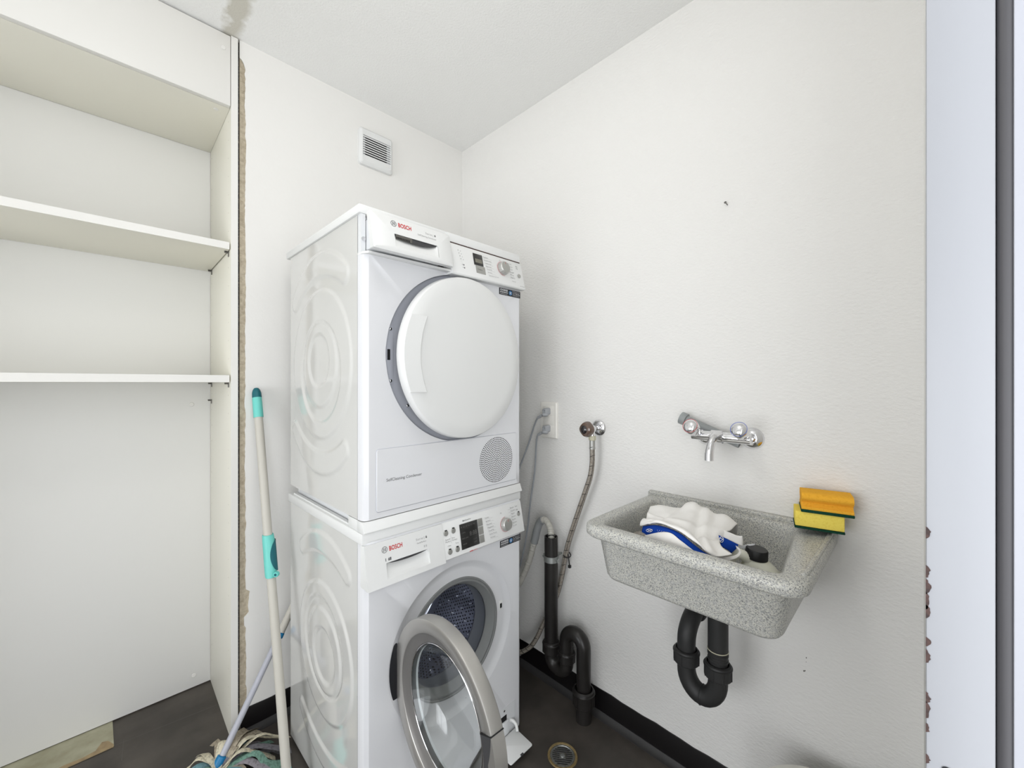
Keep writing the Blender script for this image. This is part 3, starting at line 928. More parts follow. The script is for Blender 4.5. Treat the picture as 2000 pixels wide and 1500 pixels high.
zs = .006
py = [(-.036, zs), (.036, zs), (.036, .042), (-.036, .042)]
sponge_box('sponge', py, (-.047, -1.494, .8735), .096, radians(-77) + pi / 2 + pi / 2, M['sponge_yellow'], 'yellow rectangular sponge with green scouring side on the sink corner', None, .005)
ph_ = [(.036, zs), (.0375, .009), (.0370, .013), (.031, .0155), (.0255, .019), (.0250, .022), (.028, .0255), (.034, .029), (.0372, .0335), (.0372, .038), (.035, .0425), (.030, .0455), (.022, .0472)]
po = ph_ + [(-x, y) for x, y in ph_[::-1]]
sponge_box('sponge', po, (-.046, -1.509, .9158), .100, radians(-77) + pi / 2 + pi / 2, M['sponge_orange'], 'orange waisted grip sponge lying on top of the yellow sponge', None, .007)

# ================================================================== TOWER
TH = 0.0151
MOX, MOY = -0.8424, -0.6498
MW = 0.588
SD = 0.517


def side_panel(mb, z0, z1, zc, bc, amp, bands, arcs, nb=110, nz=170, a=0.0):
    """embossed steel side panel at local a, spanning b 0..SD; bands = (r0, r1, ecc_b, ecc_z)"""
    def sstep(x):
        x = max(0.0, min(1.0, x))
        return x * x * (3 - 2 * x)

    def hgt(b, z):
        hh = 0.0
        e = .0095
        for r0, r1, eb, ez in bands:
            ro = sqrt((b - bc) ** 2 + (z - zc) ** 2)
            ri = sqrt((b - bc - eb) ** 2 + (z - zc - ez) ** 2)
            hh = max(hh, sstep((r1 - ro) / e + .5) * sstep((ri - r0) / e + .5))
        for r0, r1, a0, a1, eb, ez in arcs:
            am, ah, rm, hw = (a0 + a1) / 2, (a1 - a0) / 2, (r0 + r1) / 2, (r1 - r0) / 2
            an = atan2(z - zc, b - bc)
            da = ((an - am + pi) % (2 * pi)) - pi
            dc = max(-ah + hw / rm, min(ah - hw / rm, da))
            d = sqrt((b - bc - rm * cos(am + dc)) ** 2 + (z - zc - rm * sin(am + dc)) ** 2)
            hw *= 1.0 - .35 * (abs(dc) / ah) ** 2
            hh = max(hh, sstep((hw - d) / e + .5))
        return hh * amp * sstep((b - .016) / .016) * sstep((SD - .004 - b) / .016)
    rows = []
    for j in range(nz + 1):
        z = z0 + (z1 - z0) * j / nz
        rows.append([Vector((a - hgt(SD * i / nb, z), SD * i / nb, z)) for i in range(nb + 1)])
    mb.rings(rows, close_u=False)
    return mb


def plate_hole(mb, x0, x1, z0, z1, cx, cz, R, b, N=96):
    angs = [2 * pi * i / N for i in range(N)] + [atan2(z - cz, x - cx) % (2 * pi) for x in (x0, x1) for z in (z0, z1)]
    angs = sorted(set(round(a, 5) for a in angs))
    inn, out = [], []
    for a in angs:
        c, s = cos(a), sin(a)
        t = 1e9
        if c > 1e-9:
            t = min(t, (x1 - cx) / c)
        if c < -1e-9:
            t = min(t, (x0 - cx) / c)
        if s > 1e-9:
            t = min(t, (z1 - cz) / s)
        if s < -1e-9:
            t = min(t, (z0 - cz) / s)
        inn.append(Vector((cx + R * c, b, cz + R * s)))
        out.append(Vector((cx + t * c, b, cz + t * s)))
    mb.rings([out, inn])
    return mb


def FT(cx, cz, b=0.0):
    """local frame: x->a, y->z, z-> -b (towards the viewer)"""
    return Matrix(((1, 0, 0, cx), (0, 0, -1, b), (0, 1, 0, cz), (0, 0, 0, 1)))


# ------------------------------------------------ washing machine
wm = thing('washing_machine', 'white front-loading washing machine with open round door under the dryer', 'washing machine', (MOX, MOY, 0), TH)
mb = side_panel(MB(), .012, .818, .440, .220, .0042,
                [(.140, .196, .004, .014), (.078, .120, -.004, -.012)],
                [(.285, .345, radians(50), radians(126), .0, .0), (.285, .345, radians(-126), radians(-50), 0, 0)])
mb.rings([[Vector((0, SD, .012)), Vector((0, SD, .818))], [Vector((MW, SD, .012)), Vector((MW, SD, .818))], [Vector((MW, 0, .012)), Vector((MW, 0, .818))]], close_u=False)
mb.build('casing', M['enamel_side_shaded'], wm, sharp=50)
MB().box(.012, MW - .012, .01, SD - .01, .014, .8).build('inner_box', M['black_hole'], None) if False else None
fp = MB()
WB = -.031
cxw, czw = .300, .448
plate_hole(fp, .016, MW - .014, .020, .822, cxw, czw, .232, WB)
# rounded vertical corners and returns
fp.rings([[Vector((a, b, .020)), Vector((a, b, .822))] for a, b in ((.0, -.001), (.001, -.016), (.005, -.026), (.016, WB))], close_u=False)
fp.rings([[Vector((a, b, .020)), Vector((a, b, .822))] for a, b in ((MW - .014, WB), (MW - .005, -.026), (MW - .001, -.016), (MW, -.001))], close_u=False)
fp.rings([[Vector((.005, -.026, .020)), Vector((.016, WB, .020)), Vector((MW - .014, WB, .020)), Vector((MW - .005, -.026, .020))], [Vector((.003, -.010, .012)), Vector((.016, -.012, .010)), Vector((MW - .014, -.012, .010)), Vector((MW - .003, -.010, .012))]], close_u=False)
fp.lathe([(.232, 0), (.229, -.0015), (.222, -.006), (.214, -.010), (.205, -.0115), (.172, -.0115)], FT(cxw, czw, WB), 96)
front = fp.build('front_panel', M['enamel'], wm, sharp=40)
cg = .298
MB().lathe([(.176, -.012), (.175, -.0075), (.171, -.007), (.169, -.010), (.166, -.0085), (.162, -.009), (.158, -.016), (.150, -.024), (.146, -.034)], FT(cg + .002, czw + .003, WB), 96).build('door_gasket', M['gasket'], wm)
MB().lathe([(.146, -.034), (.149, -.040), (.150, -.060), (.146, -.075), (.1435, -.082), (.146, -.088)], FT(cg, czw + .003, WB), 96).build('gasket_fold', M['gasket_dark'], wm)
# drum
DR, D0, D1 = .235, .06, .40
dT = FT(cg, czw + .003, 0)
drum = MB().lathe([(.142, -.050), (.146, -.054), (.215, -.060), (.230, -.066), (DR, -.078), (DR, -.37), (.225, -.385), (0.001, -.390)], dT, 96).build('drum', M['steel'], wm, sharp=60)
hm, bm_ = MB(), MB()
k = 0
rd = random.Random(5)
for j in range(24):
    h_ = .085 + j * .0115
    cnt = 118
    for i in range(cnt):
        if (i % 10) in (0, 5) and j % 2 == 0:
            continue
        a = 2 * pi * (i + .5 * (j % 2)) / cnt
        c_ = dT @ Vector(((DR - .0012) * cos(a), (DR - .0012) * sin(a), -h_))
        d_ = (dT.to_3x3() @ Vector((-cos(a), -sin(a), 0)))
        hm.disc(align(c_, d_), .0024, 6)
for j in range(7):
    for i in range(24):
        a = 2 * pi * (i + .5 * (j % 2)) / 24
        c_ = dT @ Vector(((DR - .001) * cos(a), (DR - .001) * sin(a), -(.10 + j * .04)))
        bm_.ball(c_, .0062, 10, 6)
for r_ in [.03 + .014 * q for q in range(13)]:
    cnt = int(2 * pi * r_ / .014)
    for i in range(cnt):
        a = 2 * pi * i / cnt
        hm.disc(align(dT @ Vector((r_ * cos(a), r_ * sin(a), -.3885 + .002)), (0, -1, 0)), .0026, 6)
hm.build('drum_holes', M['black_hole'], drum, smooth=False, kind='stuff')
bm_.build('drum_studs', M['steel'], drum, kind='stuff')
for q in range(3):
    a = radians(68 + 120 * q)
    R_ = Matrix.Rotation(a, 4, 'Z')
    pd = MB()
    prs = []
    for hh in (-.075, -.09, -.20, -.34, -.375):
        kk = .3 if hh in (-.075, -.375) else 1.0
        prs.append([dT @ (R_ @ Vector((DR - .001 - d * kk, w_ * kk, hh))) for d, w_ in ((0, -.03), (.02, -.018), (.042, -.007), (.046, 0), (.042, .007), (.02, .018), (0, .03))])
    pd.rings(prs, close_u=False, cap0=True, cap1=True)
    pd.build('drum_paddle', M['steel'], drum, sharp=50)
# latch
MB().box(.488, .503, WB + .0105, WB + .0150, .455, .488).build('latch_frame', M['white_plastic'], wm, bevel=.001)
MB().box(.4915, .4995, WB + .0095, WB + .0105, .463, .478).build('latch_slot', M['black_hole'], wm)

# lid / worktop of the washer
lt = MB()
lt.box(-.003, .5845, -.030, SD + .02, .818, .8475)
lt.build('top_cover', M['white_plastic'], wm, bevel=.004)


def fasc(z, kind='w'):
    if kind == 'w':
        t = (z - .709) / (.817 - .709)
        return -.055 + t * .021
    t = (z - 1.560) / (1.655 - 1.560)
    return -.058 + t * .022


# control fascia of the washer (right part) and detergent drawer (left part)
def fascia_block(mb, a0, a1, z0, z1, kind, push=0.0, back=-.012):
    pr = [(back, z0), (fasc(z0, kind) + .004 - push, z0 - .001), (fasc(z0, kind) - push, z0 + .003), (fasc(z1, kind) - push, z1 - .003), (fasc(z1, kind) + .003 - push, z1), (back, z1)]
    T4 = Matrix(((0, 0, 1, a0), (1, 0, 0, 0), (0, 1, 0, 0), (0, 0, 0, 1)))
    mb.prism(pr, T4, a1 - a0)
    return mb


def fT(a, z, kind, push=0.0, lift=.0006):
    """frame lying on the tilted fascia at (a, z): x->a, y->up the slope, z->outwards"""
    s = .021 / .108 if kind == 'w' else .022 / .095
    up = Vector((0, s, 1)).normalized()
    out = Vector((0, -1, s)).normalized()
    p = Vector((a, fasc(z, kind) - push, z)) + out * lift
    return Matrix(((1, up[0], out[0], p[0]), (0, up[1], out[1], p[1]), (0, up[2], out[2], p[2]), (0, 0, 0, 1)))


fw_ = fascia_block(MB(), .2405, .5785, .7115, .8165, 'w').build('control_panel', M['white_plastic'], wm, bevel=.0012)


def drawer_front(a0, a1, z0, z1, ra0, ra1, rz0, rz1, kind, parent, push=0.0, back=-.012, slotdark=True, name='detergent_drawer'):
    """drawer front with a scooped grip recess"""
    mb = MB()
    f = lambda z: fasc(z, kind) - push
    o = rrect(a0, a1, z0, z1, .002, 3)
    i_ = rrect(ra0, ra1, rz0, rz1, .0015, 3)
    O = [Vector((x, f(z), z)) for x, z in o]
    I = [Vector((x, f(z), z)) for x, z in i_]
    Ob = [Vector((x, back - push, z)) for x, z in o]
    O2 = [Vector((x + (.0015 if x < (a0 + a1) / 2 else -.0015) * 0, f(z) , z)) for x, z in o]
    mb.rings([Ob, O2, I], cap0=True)
    dr = mb.build(name, M['white_plastic'], parent, sharp=30)
    # scoop: surface from bottom front curving back to the top
    sc_ = MB()
    nx, nz = 20, 10
    rows = []
    for j in range(nz + 1):
        v = j / nz
        row = []
        for i in range(nx + 1):
            u = i / nx
            x = ra0 + (ra1 - ra0) * u
            bulge = 1 - (2 * u - 1) ** 2
            z = rz0 + (rz1 - rz0) * v
            dep = .004 + .020 * (v ** 1.3) * (.25 + .75 * bulge ** .6)
            if j == 0:
                dep = 0.0
            row.append(Vector((x, f(z) + dep, z)))
        rows.append(row)
    sc_.rings(rows, close_u=False)
    for uu in (0, -1):
        col = [r[uu] for r in rows]
        edge = [Vector((c.x, f(c.z), c.z)) for c in col]
        sc_.rings([col, edge], close_u=False)
    sc_.build('grip_recess', M['white_plastic'], dr, sharp=50)
    # overhanging lip closing the top of the recess, with a curved dark slot under it
    lip = MB()
    top = [Vector((ra0 + (ra1 - ra0) * i / nx, f(rz1), rz1)) for i in range(nx + 1)]
    low = [Vector((ra0 + (ra1 - ra0) * i / nx, f(rz1) + .022, rz1 - .0)) for i in range(nx + 1)]
    lip.rings([top, low], close_u=False)
    lip.build('recess_top', M['white_plastic2'], dr)
    if slotdark:
        sd = MB()
        a_ = []
        b_ = []
        for i in range(nx + 1):
            u = i / nx
            x = ra0 + .004 + (ra1 - ra0 - .008) * u
            dz = slotdark * (1 - (2 * u - 1) ** 2) ** .8
            a_.append(Vector((x, f(rz1) + .0016, rz1 - .0004)))
            b_.append(Vector((x, f(rz1) + .0016, rz1 - .0006 - dz)))
        sd.rings([a_, b_], close_u=False)
        sd.build('grip_slot', M['grip_dark'], dr)
    return dr


wd = drawer_front(.001, .2395, .7075, .8165, .056, .187, .722, .762, 'w', wm, push=.0015, slotdark=.006)


def logo(parent, a, z, kind, push, size):
    lg = MB()
    T_ = fT(a, z, kind, push)
    ri = size * .52
    for r in (ri,):
        lg.lathe([(r * .86, 0), (r, 0)], T_, 28)
    lg.box(-ri * .16, ri * .16, -ri * .08, ri * .08, -.00005, .00005, T_)
    for s in (-1, 1):
        lg.box(s * ri * .42 - ri * .07, s * ri * .42 + ri * .07, -ri * .55, ri * .55, -.00005, .00005, T_)
        lg.box(-ri * .42, ri * .42, s * ri * .30 - ri * .05, s * ri * .30 + ri * .05, -.00005, .00005, T_)
    lg.build('emblem', M['print_dark'], parent, smooth=False)
    tb = MB()
    text(tb, 'BOSCH', size * 1.05, fT(a + size * .85, z - size * .36, kind, push), 1.02, bold=size * .022, width=.0385)
    tb.build('lettering', M['print_red'], parent, smooth=False)


logo(wd, .0545, .7955, 'w', .0015, .0155)
tb = MB()
text(tb, 'Serie', .0088, fT(.149, .7925, 'w', .0015), 1.35, width=.021)
text(tb, '|', .0088, fT(.1745, .7925, 'w', .0015))
text(tb, 'VarioPerfect', .0062, fT(.150, .7835, 'w', .0015), width=.031)
for i in range(3):
    text(tb, 'II', .0085, fT(.172 + i * .006, .7695, 'w', .0015)) if i < 2 else None
tb.build('lettering', M['print_grey'], wd, smooth=False, kind='stuff')
tb = MB()
text(tb, '6', .0088, fT(.180, .7925, 'w', .0015), bold=.0004)
text(tb, 'I', .010, fT(.0545, .767, 'w', .0015), bold=.0004)
text(tb, '6ll', .010, fT(.062, .767, 'w', .0015), bold=.0004, width=.009)
tb.build('lettering', M['print_dark'], wd, smooth=False, kind='stuff')
# controls
for a, z in ((.2500, .787), (.2775, .788), (.2575, .733), (.2850, .733)):
    bt = MB().lathe([(.0078, 0), (.0080, .0016), (.0070, .0026), (0, .0028)], fT(a, z, 'w'), 24).build('button', M['silver_button'], wm)
    MB().box(-.0035, .0035, .0062, .0088, 0, .0031, fT(a, z, 'w')).build('indicator', M['black_hole'], bt)
tb = MB()
for (tx, a, z, w_) in [('Speed', .246, .7665, .017), ('Perfect', .246, .760, .019), ('Eco', .270, .7665, .010), ('Perfect', .270, .760, .019), ('Start', .546, .7995, .012), ('U/min', .252, .748, .012), ('Temp', .280, .749, .012)]:
    text(tb, tx, .0062, fT(a, z, 'w'), width=w_)
tb.box(-.0002, .0002, -.016, .010, -.00005, .00005, fT(.2665, .770, 'w'))
left = ['Sensitive', 'Sportswear', 'Daunen', 'Pflegeleicht', 'Schnell/Mix', 'Dunkle Wasche', 'Hemden']
wid = [.017, .021, .023, .027, .025, .032, .021]
for i, (tx, q) in enumerate(zip(left, wid)):
    text(tb, tx, .0058, fT(.4055 + i * .0023, .7925 - i * .0105, 'w'), width=q)
    tb.box(0, .034, -.00015, .00015, -.00005, .00005, fT(.4055 + i * .0023, .7905 - i * .0105, 'w'))
right = ['Baumwolle', 'Vorwasche', 'Pflegeleicht', 'Feinwasche', 'Wolle', 'Spulen', '15 min']
for i, tx in enumerate(right):
    text(tb, tx, .0058, fT(.5225 + i * .0006, .7995 - i * .0098, 'w'), width=.018 + .003 * (i % 2))
    tb.box(0, .024, -.00015, .00015, -.00005, .00005, fT(.512, .7975 - i * .0098, 'w'))
text(tb, 'Trommelreinigen', .0055, fT(.472, .7120, 'w'), width=.030)
text(tb, 'Aus', .0055, fT(.474, .793, 'w'), width=.007)
text(tb, 'A+++', .0050, fT(.570, .7060, 'w'), width=.006)
tb.build('programme_lettering', M['print_grey'], fw_, smooth=False, kind='stuff')
tb = MB()
text(tb, 'Eco', .0058, fT(.316, .8048, 'w'), width=.008, bold=.0002)
text(tb, 'SilenceDrive', .0058, fT(.3248, .8048, 'w'), width=.023)
text(tb, 'I/II', .0058, fT(.5495, .7875, 'w'), width=.008)
tb.build('lettering', M['print_dark'], fw_, smooth=False, kind='stuff')
tb = MB()
text(tb, 'swiss', .0058, fT(.330, .7125, 'w'), width=.0135, bold=.0002)
text(tb, 'edition', .0050, fT(.3445, .7125, 'w'), width=.0165)
tb.build('lettering', M['print_red'], fw_, smooth=False, kind='stuff')
dsp = MB().box(0, .071, 0, .0745, 0, .0012, fT(.3010, .7255, 'w')).build('display', M['display'], wm, bevel=.0006)
tb = MB()
text(tb, '8:88', .0185, fT(.3365, .7585, 'w', lift=.0022), width=.0285)
for i, tx in enumerate(['R 20 30 40 60 90', '1400', '800 600', '400']):
    text(tb, tx, .0055, fT(.306, .7875 - i * .0165, 'w', lift=.0022), width=(.055, .014, .024, .016)[i])
text(tb, '1200', .0055, fT(.350, .744, 'w', lift=.0022), width=.012)
text(tb, '1000', .0055, fT(.350, .735, 'w', lift=.0022), width=.012)
tb.build('display_digits', M['display_dim'], dsp, smooth=False, kind='stuff')
for i in range(3):
    MB().box(0, .0195, 0, .0232, 0, .0014, fT(.3735, .7258 + i * .0250, 'w')).build('touch_key', M['silver_button'], wm, bevel=.0005)


def dial(parent, a, z, kind, r, hgt_):
    k_ = MB()
    T_ = fT(a, z, kind)
    rs = []
    for rr, hh, fl_ in ((r * 1.02, 0, 0), (r, .002, .02), (r * .97, hgt_ * .75, .02), (r * .93, hgt_ * .92, 0), (r * .86, hgt_, 0)):
        rs.append([T_ @ Vector((rr * (1 + fl_ * (1 if (i % 4) < 2 else -1)) * cos(2 * pi * i / 72), rr * (1 + fl_ * (1 if (i % 4) < 2 else -1)) * sin(2 * pi * i / 72), hh)) for i in range(72)])
    k_.rings(rs, cap0=True, cap1=True)
    kk = k_.build('programme_dial', M['silver'], parent, sharp=40)
    MB().lathe([(r * .05, hgt_ + .0004), (r * .8, hgt_ + .0006), (r * .86, hgt_)], T_, 48, cap0=True).build('dial_face', M['silver_button'], kk)
    MB().box(-.0004, .0004, r * .45, r * .80, hgt_, hgt_ + .0009, T_).build('dial_mark', M['print_red'], kk)
    rg_ = MB()
    rg_.tube([T_ @ Vector(((r * 1.14) * cos(q), (r * 1.14) * sin(q), .0004)) for q in [radians(85 + i * 5) for i in range(40)]], .0004, 4)
    rg_.build('dial_ring', M['print_red'], kk)


dial(wm, .4920, .7555, 'w', .0205, .015)
sb_ = MB().lathe([(.0068, 0), (.0070, .0015), (.006, .0024), (0, .0026)], fT(.5595, .7745, 'w'), 24).build('button', M['silver_button'], wm)
MB().box(-.003, .003, .0055, .0080, 0, .0030, fT(.5595, .7745, 'w')).build('indicator', M['black_hole'], sb_)


def sticker(parent, a, z, b, w_, h_):
    T_ = FT(a, z, b)
    s_ = MB().box(0, w_, 0, h_, 0, .0006, T_).build('service_sticker', M['sticker_black'], parent)
    t_ = MB()
    L2 = lambda x, y: T_ @ Matrix.Translation((x, y, .0010))
    text(t_, 'SCHUBIGER', .0085, L2(.004, h_ * .62), width=w_ * .36, bold=.0003)
    for i in range(8):
        t_.box(.004 + i * w_ * .046, .004 + i * w_ * .046 + w_ * .028, h_ * .34, h_ * .50, .0008, .0010, T_)
    text(t_, 'haushalt service', .0042, L2(.004, h_ * .12), width=w_ * .34)
    for i, tx in enumerate(['Ihr Partner fur', 'Haushaltgerate', 'Service 0848 848', 'www.service.ch']):
        text(t_, tx, .0042, L2(w_ * .62, h_ * (.76 - i * .20)), width=w_ * (.34 - .02 * (i % 2)))
    t_.build('sticker_lettering', M['sticker_white'], s_, smooth=False, kind='stuff')
    d_ = MB().disc(T_ @ Matrix.Translation((w_ * .52, h_ * .5, .0009)), h_ * .36, 20).build('sticker_badge', M['sticker_blue'], s_, smooth=False)
    c_ = MB()
    for q in (45, -45):
        c_.box(-h_ * .25, h_ * .25, -h_ * .035, h_ * .035, 0, .0003, T_ @ Matrix.Translation((w_ * .52, h_ * .5, .0010)) @ Matrix.Rotation(radians(q), 4, 'Z'))
    c_.build('sticker_tools', M['sticker_white'], s_, smooth=False)


sticker(wm, .481, .6745, WB - .0003, .100, .0225)

# open door ----------------------------------------------------
a0_, b0_, phi_, RD, zD = .0981, -.0145, 1.621, .2122, .4477
dvec = Vector((cos(phi_), -sin(phi_), 0))
nvec = Vector((sin(phi_), cos(phi_), 0))
cD = Vector((a0_, b0_, zD)) + dvec * RD
DT = Matrix(((dvec.x, 0, nvec.x, cD.x), (dvec.y, 0, nvec.y, cD.y), (0, 1, 0, cD.z), (0, 0, 0, 1)))   # x->d, y->z, z->inner side
door = MB().lathe([(.1775, .0045), (.1790, .0030), (.2085, .0), (.2115, .0012), (.2125, .004), (.2125, .030), (.2105, .034)], DT, 120).build('door', M['door_silver'], wm, sharp=45)
MB().lathe([(.1775, .0045), (.168, .011), (.1535, .0155), (.1520, .0165)], DT, 96).build('inner_bezel', M['door_silver_dark'], door)
MB().lathe([(.2105, .034), (.200, .0385), (.165, .040), (.150, .036), (.150, .030)], DT, 96).build('rear_frame', M['white_plastic2'], door)
MB().lathe([(.1512, .0160), (.1500, .0150), (.1488, .0160)], DT, 96).build('chrome_bead', M['chrome'], door)
go = [(.1515, .018), (.146, .028), (.138, .040), (.128, .055), (.116, .068), (.098, .077), (.07, .083), (.035, .086), (.0005, .087)]
gi = [(r - .0035 if r > .01 else r, h - (.0035 if r < .13 else .001)) for r, h in go]
MB().lathe(go + gi[::-1] + [go[0]], DT, 96).build('door_glass', M['glass'], door, sharp=60)
# handle: recessed grip cut in the ring at the free edge
hg = MB()
A0, A1 = radians(-24), radians(21.5)
ha = [A0 + (A1 - A0) * i / 20 for i in range(21)]
ro_ = [DT @ Vector((.2132 * cos(t), .2132 * sin(t), .0322)) for t in ha]
rf_ = [DT @ Vector((.2132 * cos(t), .2132 * sin(t), -.0006)) for t in ha]
rm_ = [DT @ Vector(((.2128 - .022 * min(1, (A1 - t) / radians(16)) if t > 0 else .1908) * cos(t), (.2128 - .022 * min(1, (A1 - t) / radians(16)) if t > 0 else .1908) * sin(t), -.0008)) for t in ha]
hg.rings([ro_, rf_, rm_], close_u=False)
hg.build('handle', M['door_silver'], door)
gd = MB()
ri_ = [DT @ Vector((.1765 * cos(t), .1765 * sin(t), .0035 - .0042 + .0)) for t in ha]
gd.rings([[p - nvec * .0002 for p in rm_], ri_], close_u=False)
gd.build('grip_recess', M['grip_dark'], door)
sm_ = MB()
for A_ in (A1,):
    sm_.box(.176, .2142, -.0009, .0009, -.0012, .033, DT @ Matrix.Rotation(A_, 4, 'Z'))
sm_.build('handle_seam', M['black_hole'], door)
# hinge side: dark inner edge between door and recess
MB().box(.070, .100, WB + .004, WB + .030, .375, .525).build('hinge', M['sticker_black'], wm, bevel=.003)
# little filter hatch, open
hx0, hx1 = .470, .552
hc = MB().box(hx0, hx1, WB - .0012, WB + .004, .035, .125)
MB().box(hx0, hx1, WB - .0006, WB + .0004, .035, .123).build('filter_recess', M['white_plastic2'], wm)
MB().box(hx0 + .004, .512, WB - .0012, WB + .0002, .068, .096).build('filter_opening', M['black_hole'], wm)
rp_ = MB().add([(hx1 + .001, WB - .0014, .034), (hx1 + .0035, WB - .0014, .034), (hx1 + .0035, WB - .0014, .1245), (hx1 + .001, WB - .0014, .1245)], [(0, 1, 2, 3)])
rp_.build('recess_edge', M['enamel'], wm, smooth=False)
fk = MB().box(.486, .516, WB - .010, WB - .001, .034, .080)
fk.build('filter_plug', M['white_plastic2'], wm, bevel=.004)
MB().cyl((.500, WB - .0018, .1135), (.500, WB - .0026, .1135), .0035, 14).build('screw', M['chrome'], wm)
flp = MB()
fT_ = Matrix.Translation((.0, 0, 0))
flap_pts = [(.470, -.036, .050), (.560, -.036, .050), (.560, -.128, .048), (.470, -.128, .048)]
T5 = Matrix.Translation((.496, -.038, .031)) @ Matrix.Rotation(radians(5), 4, 'X')
fr_ = rrect(-.052, .052, -.082, 0, [.006, .006, .001, .001], 4)
flp.rings([[T5 @ Vector((x, y, z)) for x, y in fr_] for z in (-.0035, 0)], cap0=True, cap1=True)
flap = flp.build('filter_flap', M['white_plastic'], wm, bevel=.0008)
MB().tube(smooth_path([(.530, -.030, .064), (.536, -.040, .063), (.540, -.050, .054), (.540, -.056, .036)], 5), .0052, 10).build('flap_hinge', M['white_plastic'], flap)
MB().box(-.006, .006, -.0835, -.078, -.0036, .0006, T5).build('flap_catch', M['grip_dark'], flap)
# feet
for a, b in ((.05, .03), (MW - .05, .03), (.05, SD - .05), (MW - .05, SD - .05)):
    MB().lathe([(.020, 0), (.020, .006), (.010, .007), (.010, .014)], Matrix.Translation((a, b, 0)), 20, cap0=True).build('foot', M['pipe_black_matt'], wm)

# ------------------------------------------------ stacking kit
kt = thing('stacking_frame', 'white stacking frame between the washing machine and the dryer', 'frame', (MOX, MOY, .8475), TH)
T6 = Matrix(((0, 0, 1, -.001), (1, 0, 0, 0), (0, 1, 0, 0), (0, 0, 0, 1)))
MB().prism([(-.038, .0005), (-.041, .004), (-.0315, .0275), (-.030, .029), (.0, .029), (.0, .0005)], T6, .5815).build('front_rail', M['white_plastic'], kt, bevel=.001)
MB().box(0, .045, 0, .055, .0005, .029).build('corner_block', M['white_plastic'], kt, bevel=.001)
MB().box(.018, .045, .055, SD - .02, .0005, .027).build('side_rail', M['white_plastic2'], kt, bevel=.001)
MB().box(.004, .014, .055, SD - .02, .0005, .006).build('side_ledge', M['white_plastic'], kt)
MB().box(MW - .045, MW - .003, 0, SD - .02, .0005, .029).build('side_rail', M['white_plastic'], kt, bevel=.001)

# ------------------------------------------------ dryer
dz0 = .8775
dr_ = thing('tumble_dryer', 'white condenser tumble dryer stacked on top of the washing machine', 'dryer', (MOX, MOY, dz0), TH)


class Off:
    """dryer parts are written with absolute heights and moved down to the dryer's own base"""


def D(mb, name, m, parent=None, **k):
    mb.v = [(v[0], v[1], v[2] - dz0) for v in mb.v]
    return mb.build(name, m, parent or dr_, **k)


mb = side_panel(MB(), .8785, 1.664, 1.287, .252, .0042,
                [(.150, .222, -.004, -.022), (.080, .128, .004, .012)],
                [(.262, .335, radians(38), radians(133), .0, .012), (.262, .330, radians(-133), radians(-38), 0, -.010)])
mb.rings([[Vector((0, SD, .8785)), Vector((0, SD, 1.664))], [Vector((MW, SD, .8785)), Vector((MW, SD, 1.664))], [Vector((MW, 0, .8785)), Vector((MW, 0, 1.664))]], close_u=False)
mb.rings([[Vector((0, 0, .8785)), Vector((0, SD, .8785))], [Vector((MW, 0, .8785)), Vector((MW, SD, .8785))]], close_u=False)
D(mb, 'casing', M['enamel_side_shaded'], sharp=50)
DBx = -.031
cxd, czd = .316, 1.307
fp = plate_hole(MB(), .016, MW - .014, .8785, 1.562, cxd, czd, .2535, DBx)
fp.rings([[Vector((a, b, .8785)), Vector((a, b, 1.562))] for a, b in ((.0, -.001), (.001, -.016), (.005, -.026), (.016, DBx))], close_u=False)
fp.rings([[Vector((a, b, .8785)), Vector((a, b, 1.562))] for a, b in ((MW - .014, DBx), (MW - .005, -.026), (MW - .001, -.016), (MW, -.001))], close_u=False)
D(fp, 'front_panel', M['enamel'], sharp=40)
D(MB().lathe([(.2535, 0), (.2525, -.002), (.2515, -.012), (.246, -.0135), (.205, -.0135), (.204, -.030)], FT(cxd, czd, DBx), 96), 'door_recess', M['grey_frame'])
D(MB().lathe([(.204, -.030), (.203, -.05), (0.001, -.052)], FT(cxd, czd, DBx), 64), 'drum_opening', M['black_hole'])
lp_ = D(MB().box(.070, .092, DBx + .0115, DBx + .0145, 1.228, 1.390), 'latch_plate', M['grey_frame'], bevel=.002)
D(MB().box(.0735, .0815, DBx + .0105, DBx + .0115, 1.293, 1.322), 'latch_slot', M['black_hole'], lp_)
for (a, z) in ((.083, 1.377), (.0835, 1.237), (.135, 1.168)):
    D(MB().ball((a, DBx + .0115, z), .0045, 14, 8, (1, .6, 1)), 'screw', M['chrome'])

# dryer door
psd = .083
d2 = Vector((cos(psd), sin(psd), 0))
n2 = Vector((-sin(psd), cos(psd), 0))
cdd = Vector((.3190, -.0676, 1.3067))
DT2 = Matrix(((d2.x, 0, n2.x, cdd.x), (d2.y, 0, n2.y, cdd.y), (0, 1, 0, cdd.z), (0, 0, 0, 1)))
dd_ = D(MB().lathe([(.0005, -.0035), (.12, -.0028), (.20, -.0010), (.2375, .0004), (.2400, .0022), (.2410, .0065), (.2425, .024), (.240, .027), (.19, .028), (.0005, .028)], DT2, 128), 'door', M['white_plastic'], sharp=45)
gpts, spts = [], []
zr = [-.100 + .205 * i / 16 for i in range(17)]
for z in zr:
    xo = -sqrt(.2405 ** 2 - z * z)
    xi = -.178 + .026 * (1 - (z / .11) ** 2) * -1 + .016
    gpts.append((xo, xi, z))
gm = MB()
F_ = [[DT2 @ Vector((xo + .0005, z, .0045)), DT2 @ Vector((xo + .003, z, -.0030)), DT2 @ Vector((xi - .002, z, -.0085)), DT2 @ Vector((xi, z, -.0070)), DT2 @ Vector((xi, z, .002))] for xo, xi, z in gpts]
gm.rings(F_, close_u=False)
gm.add([p for p in F_[0]], [(0, 1, 2, 3, 4)])
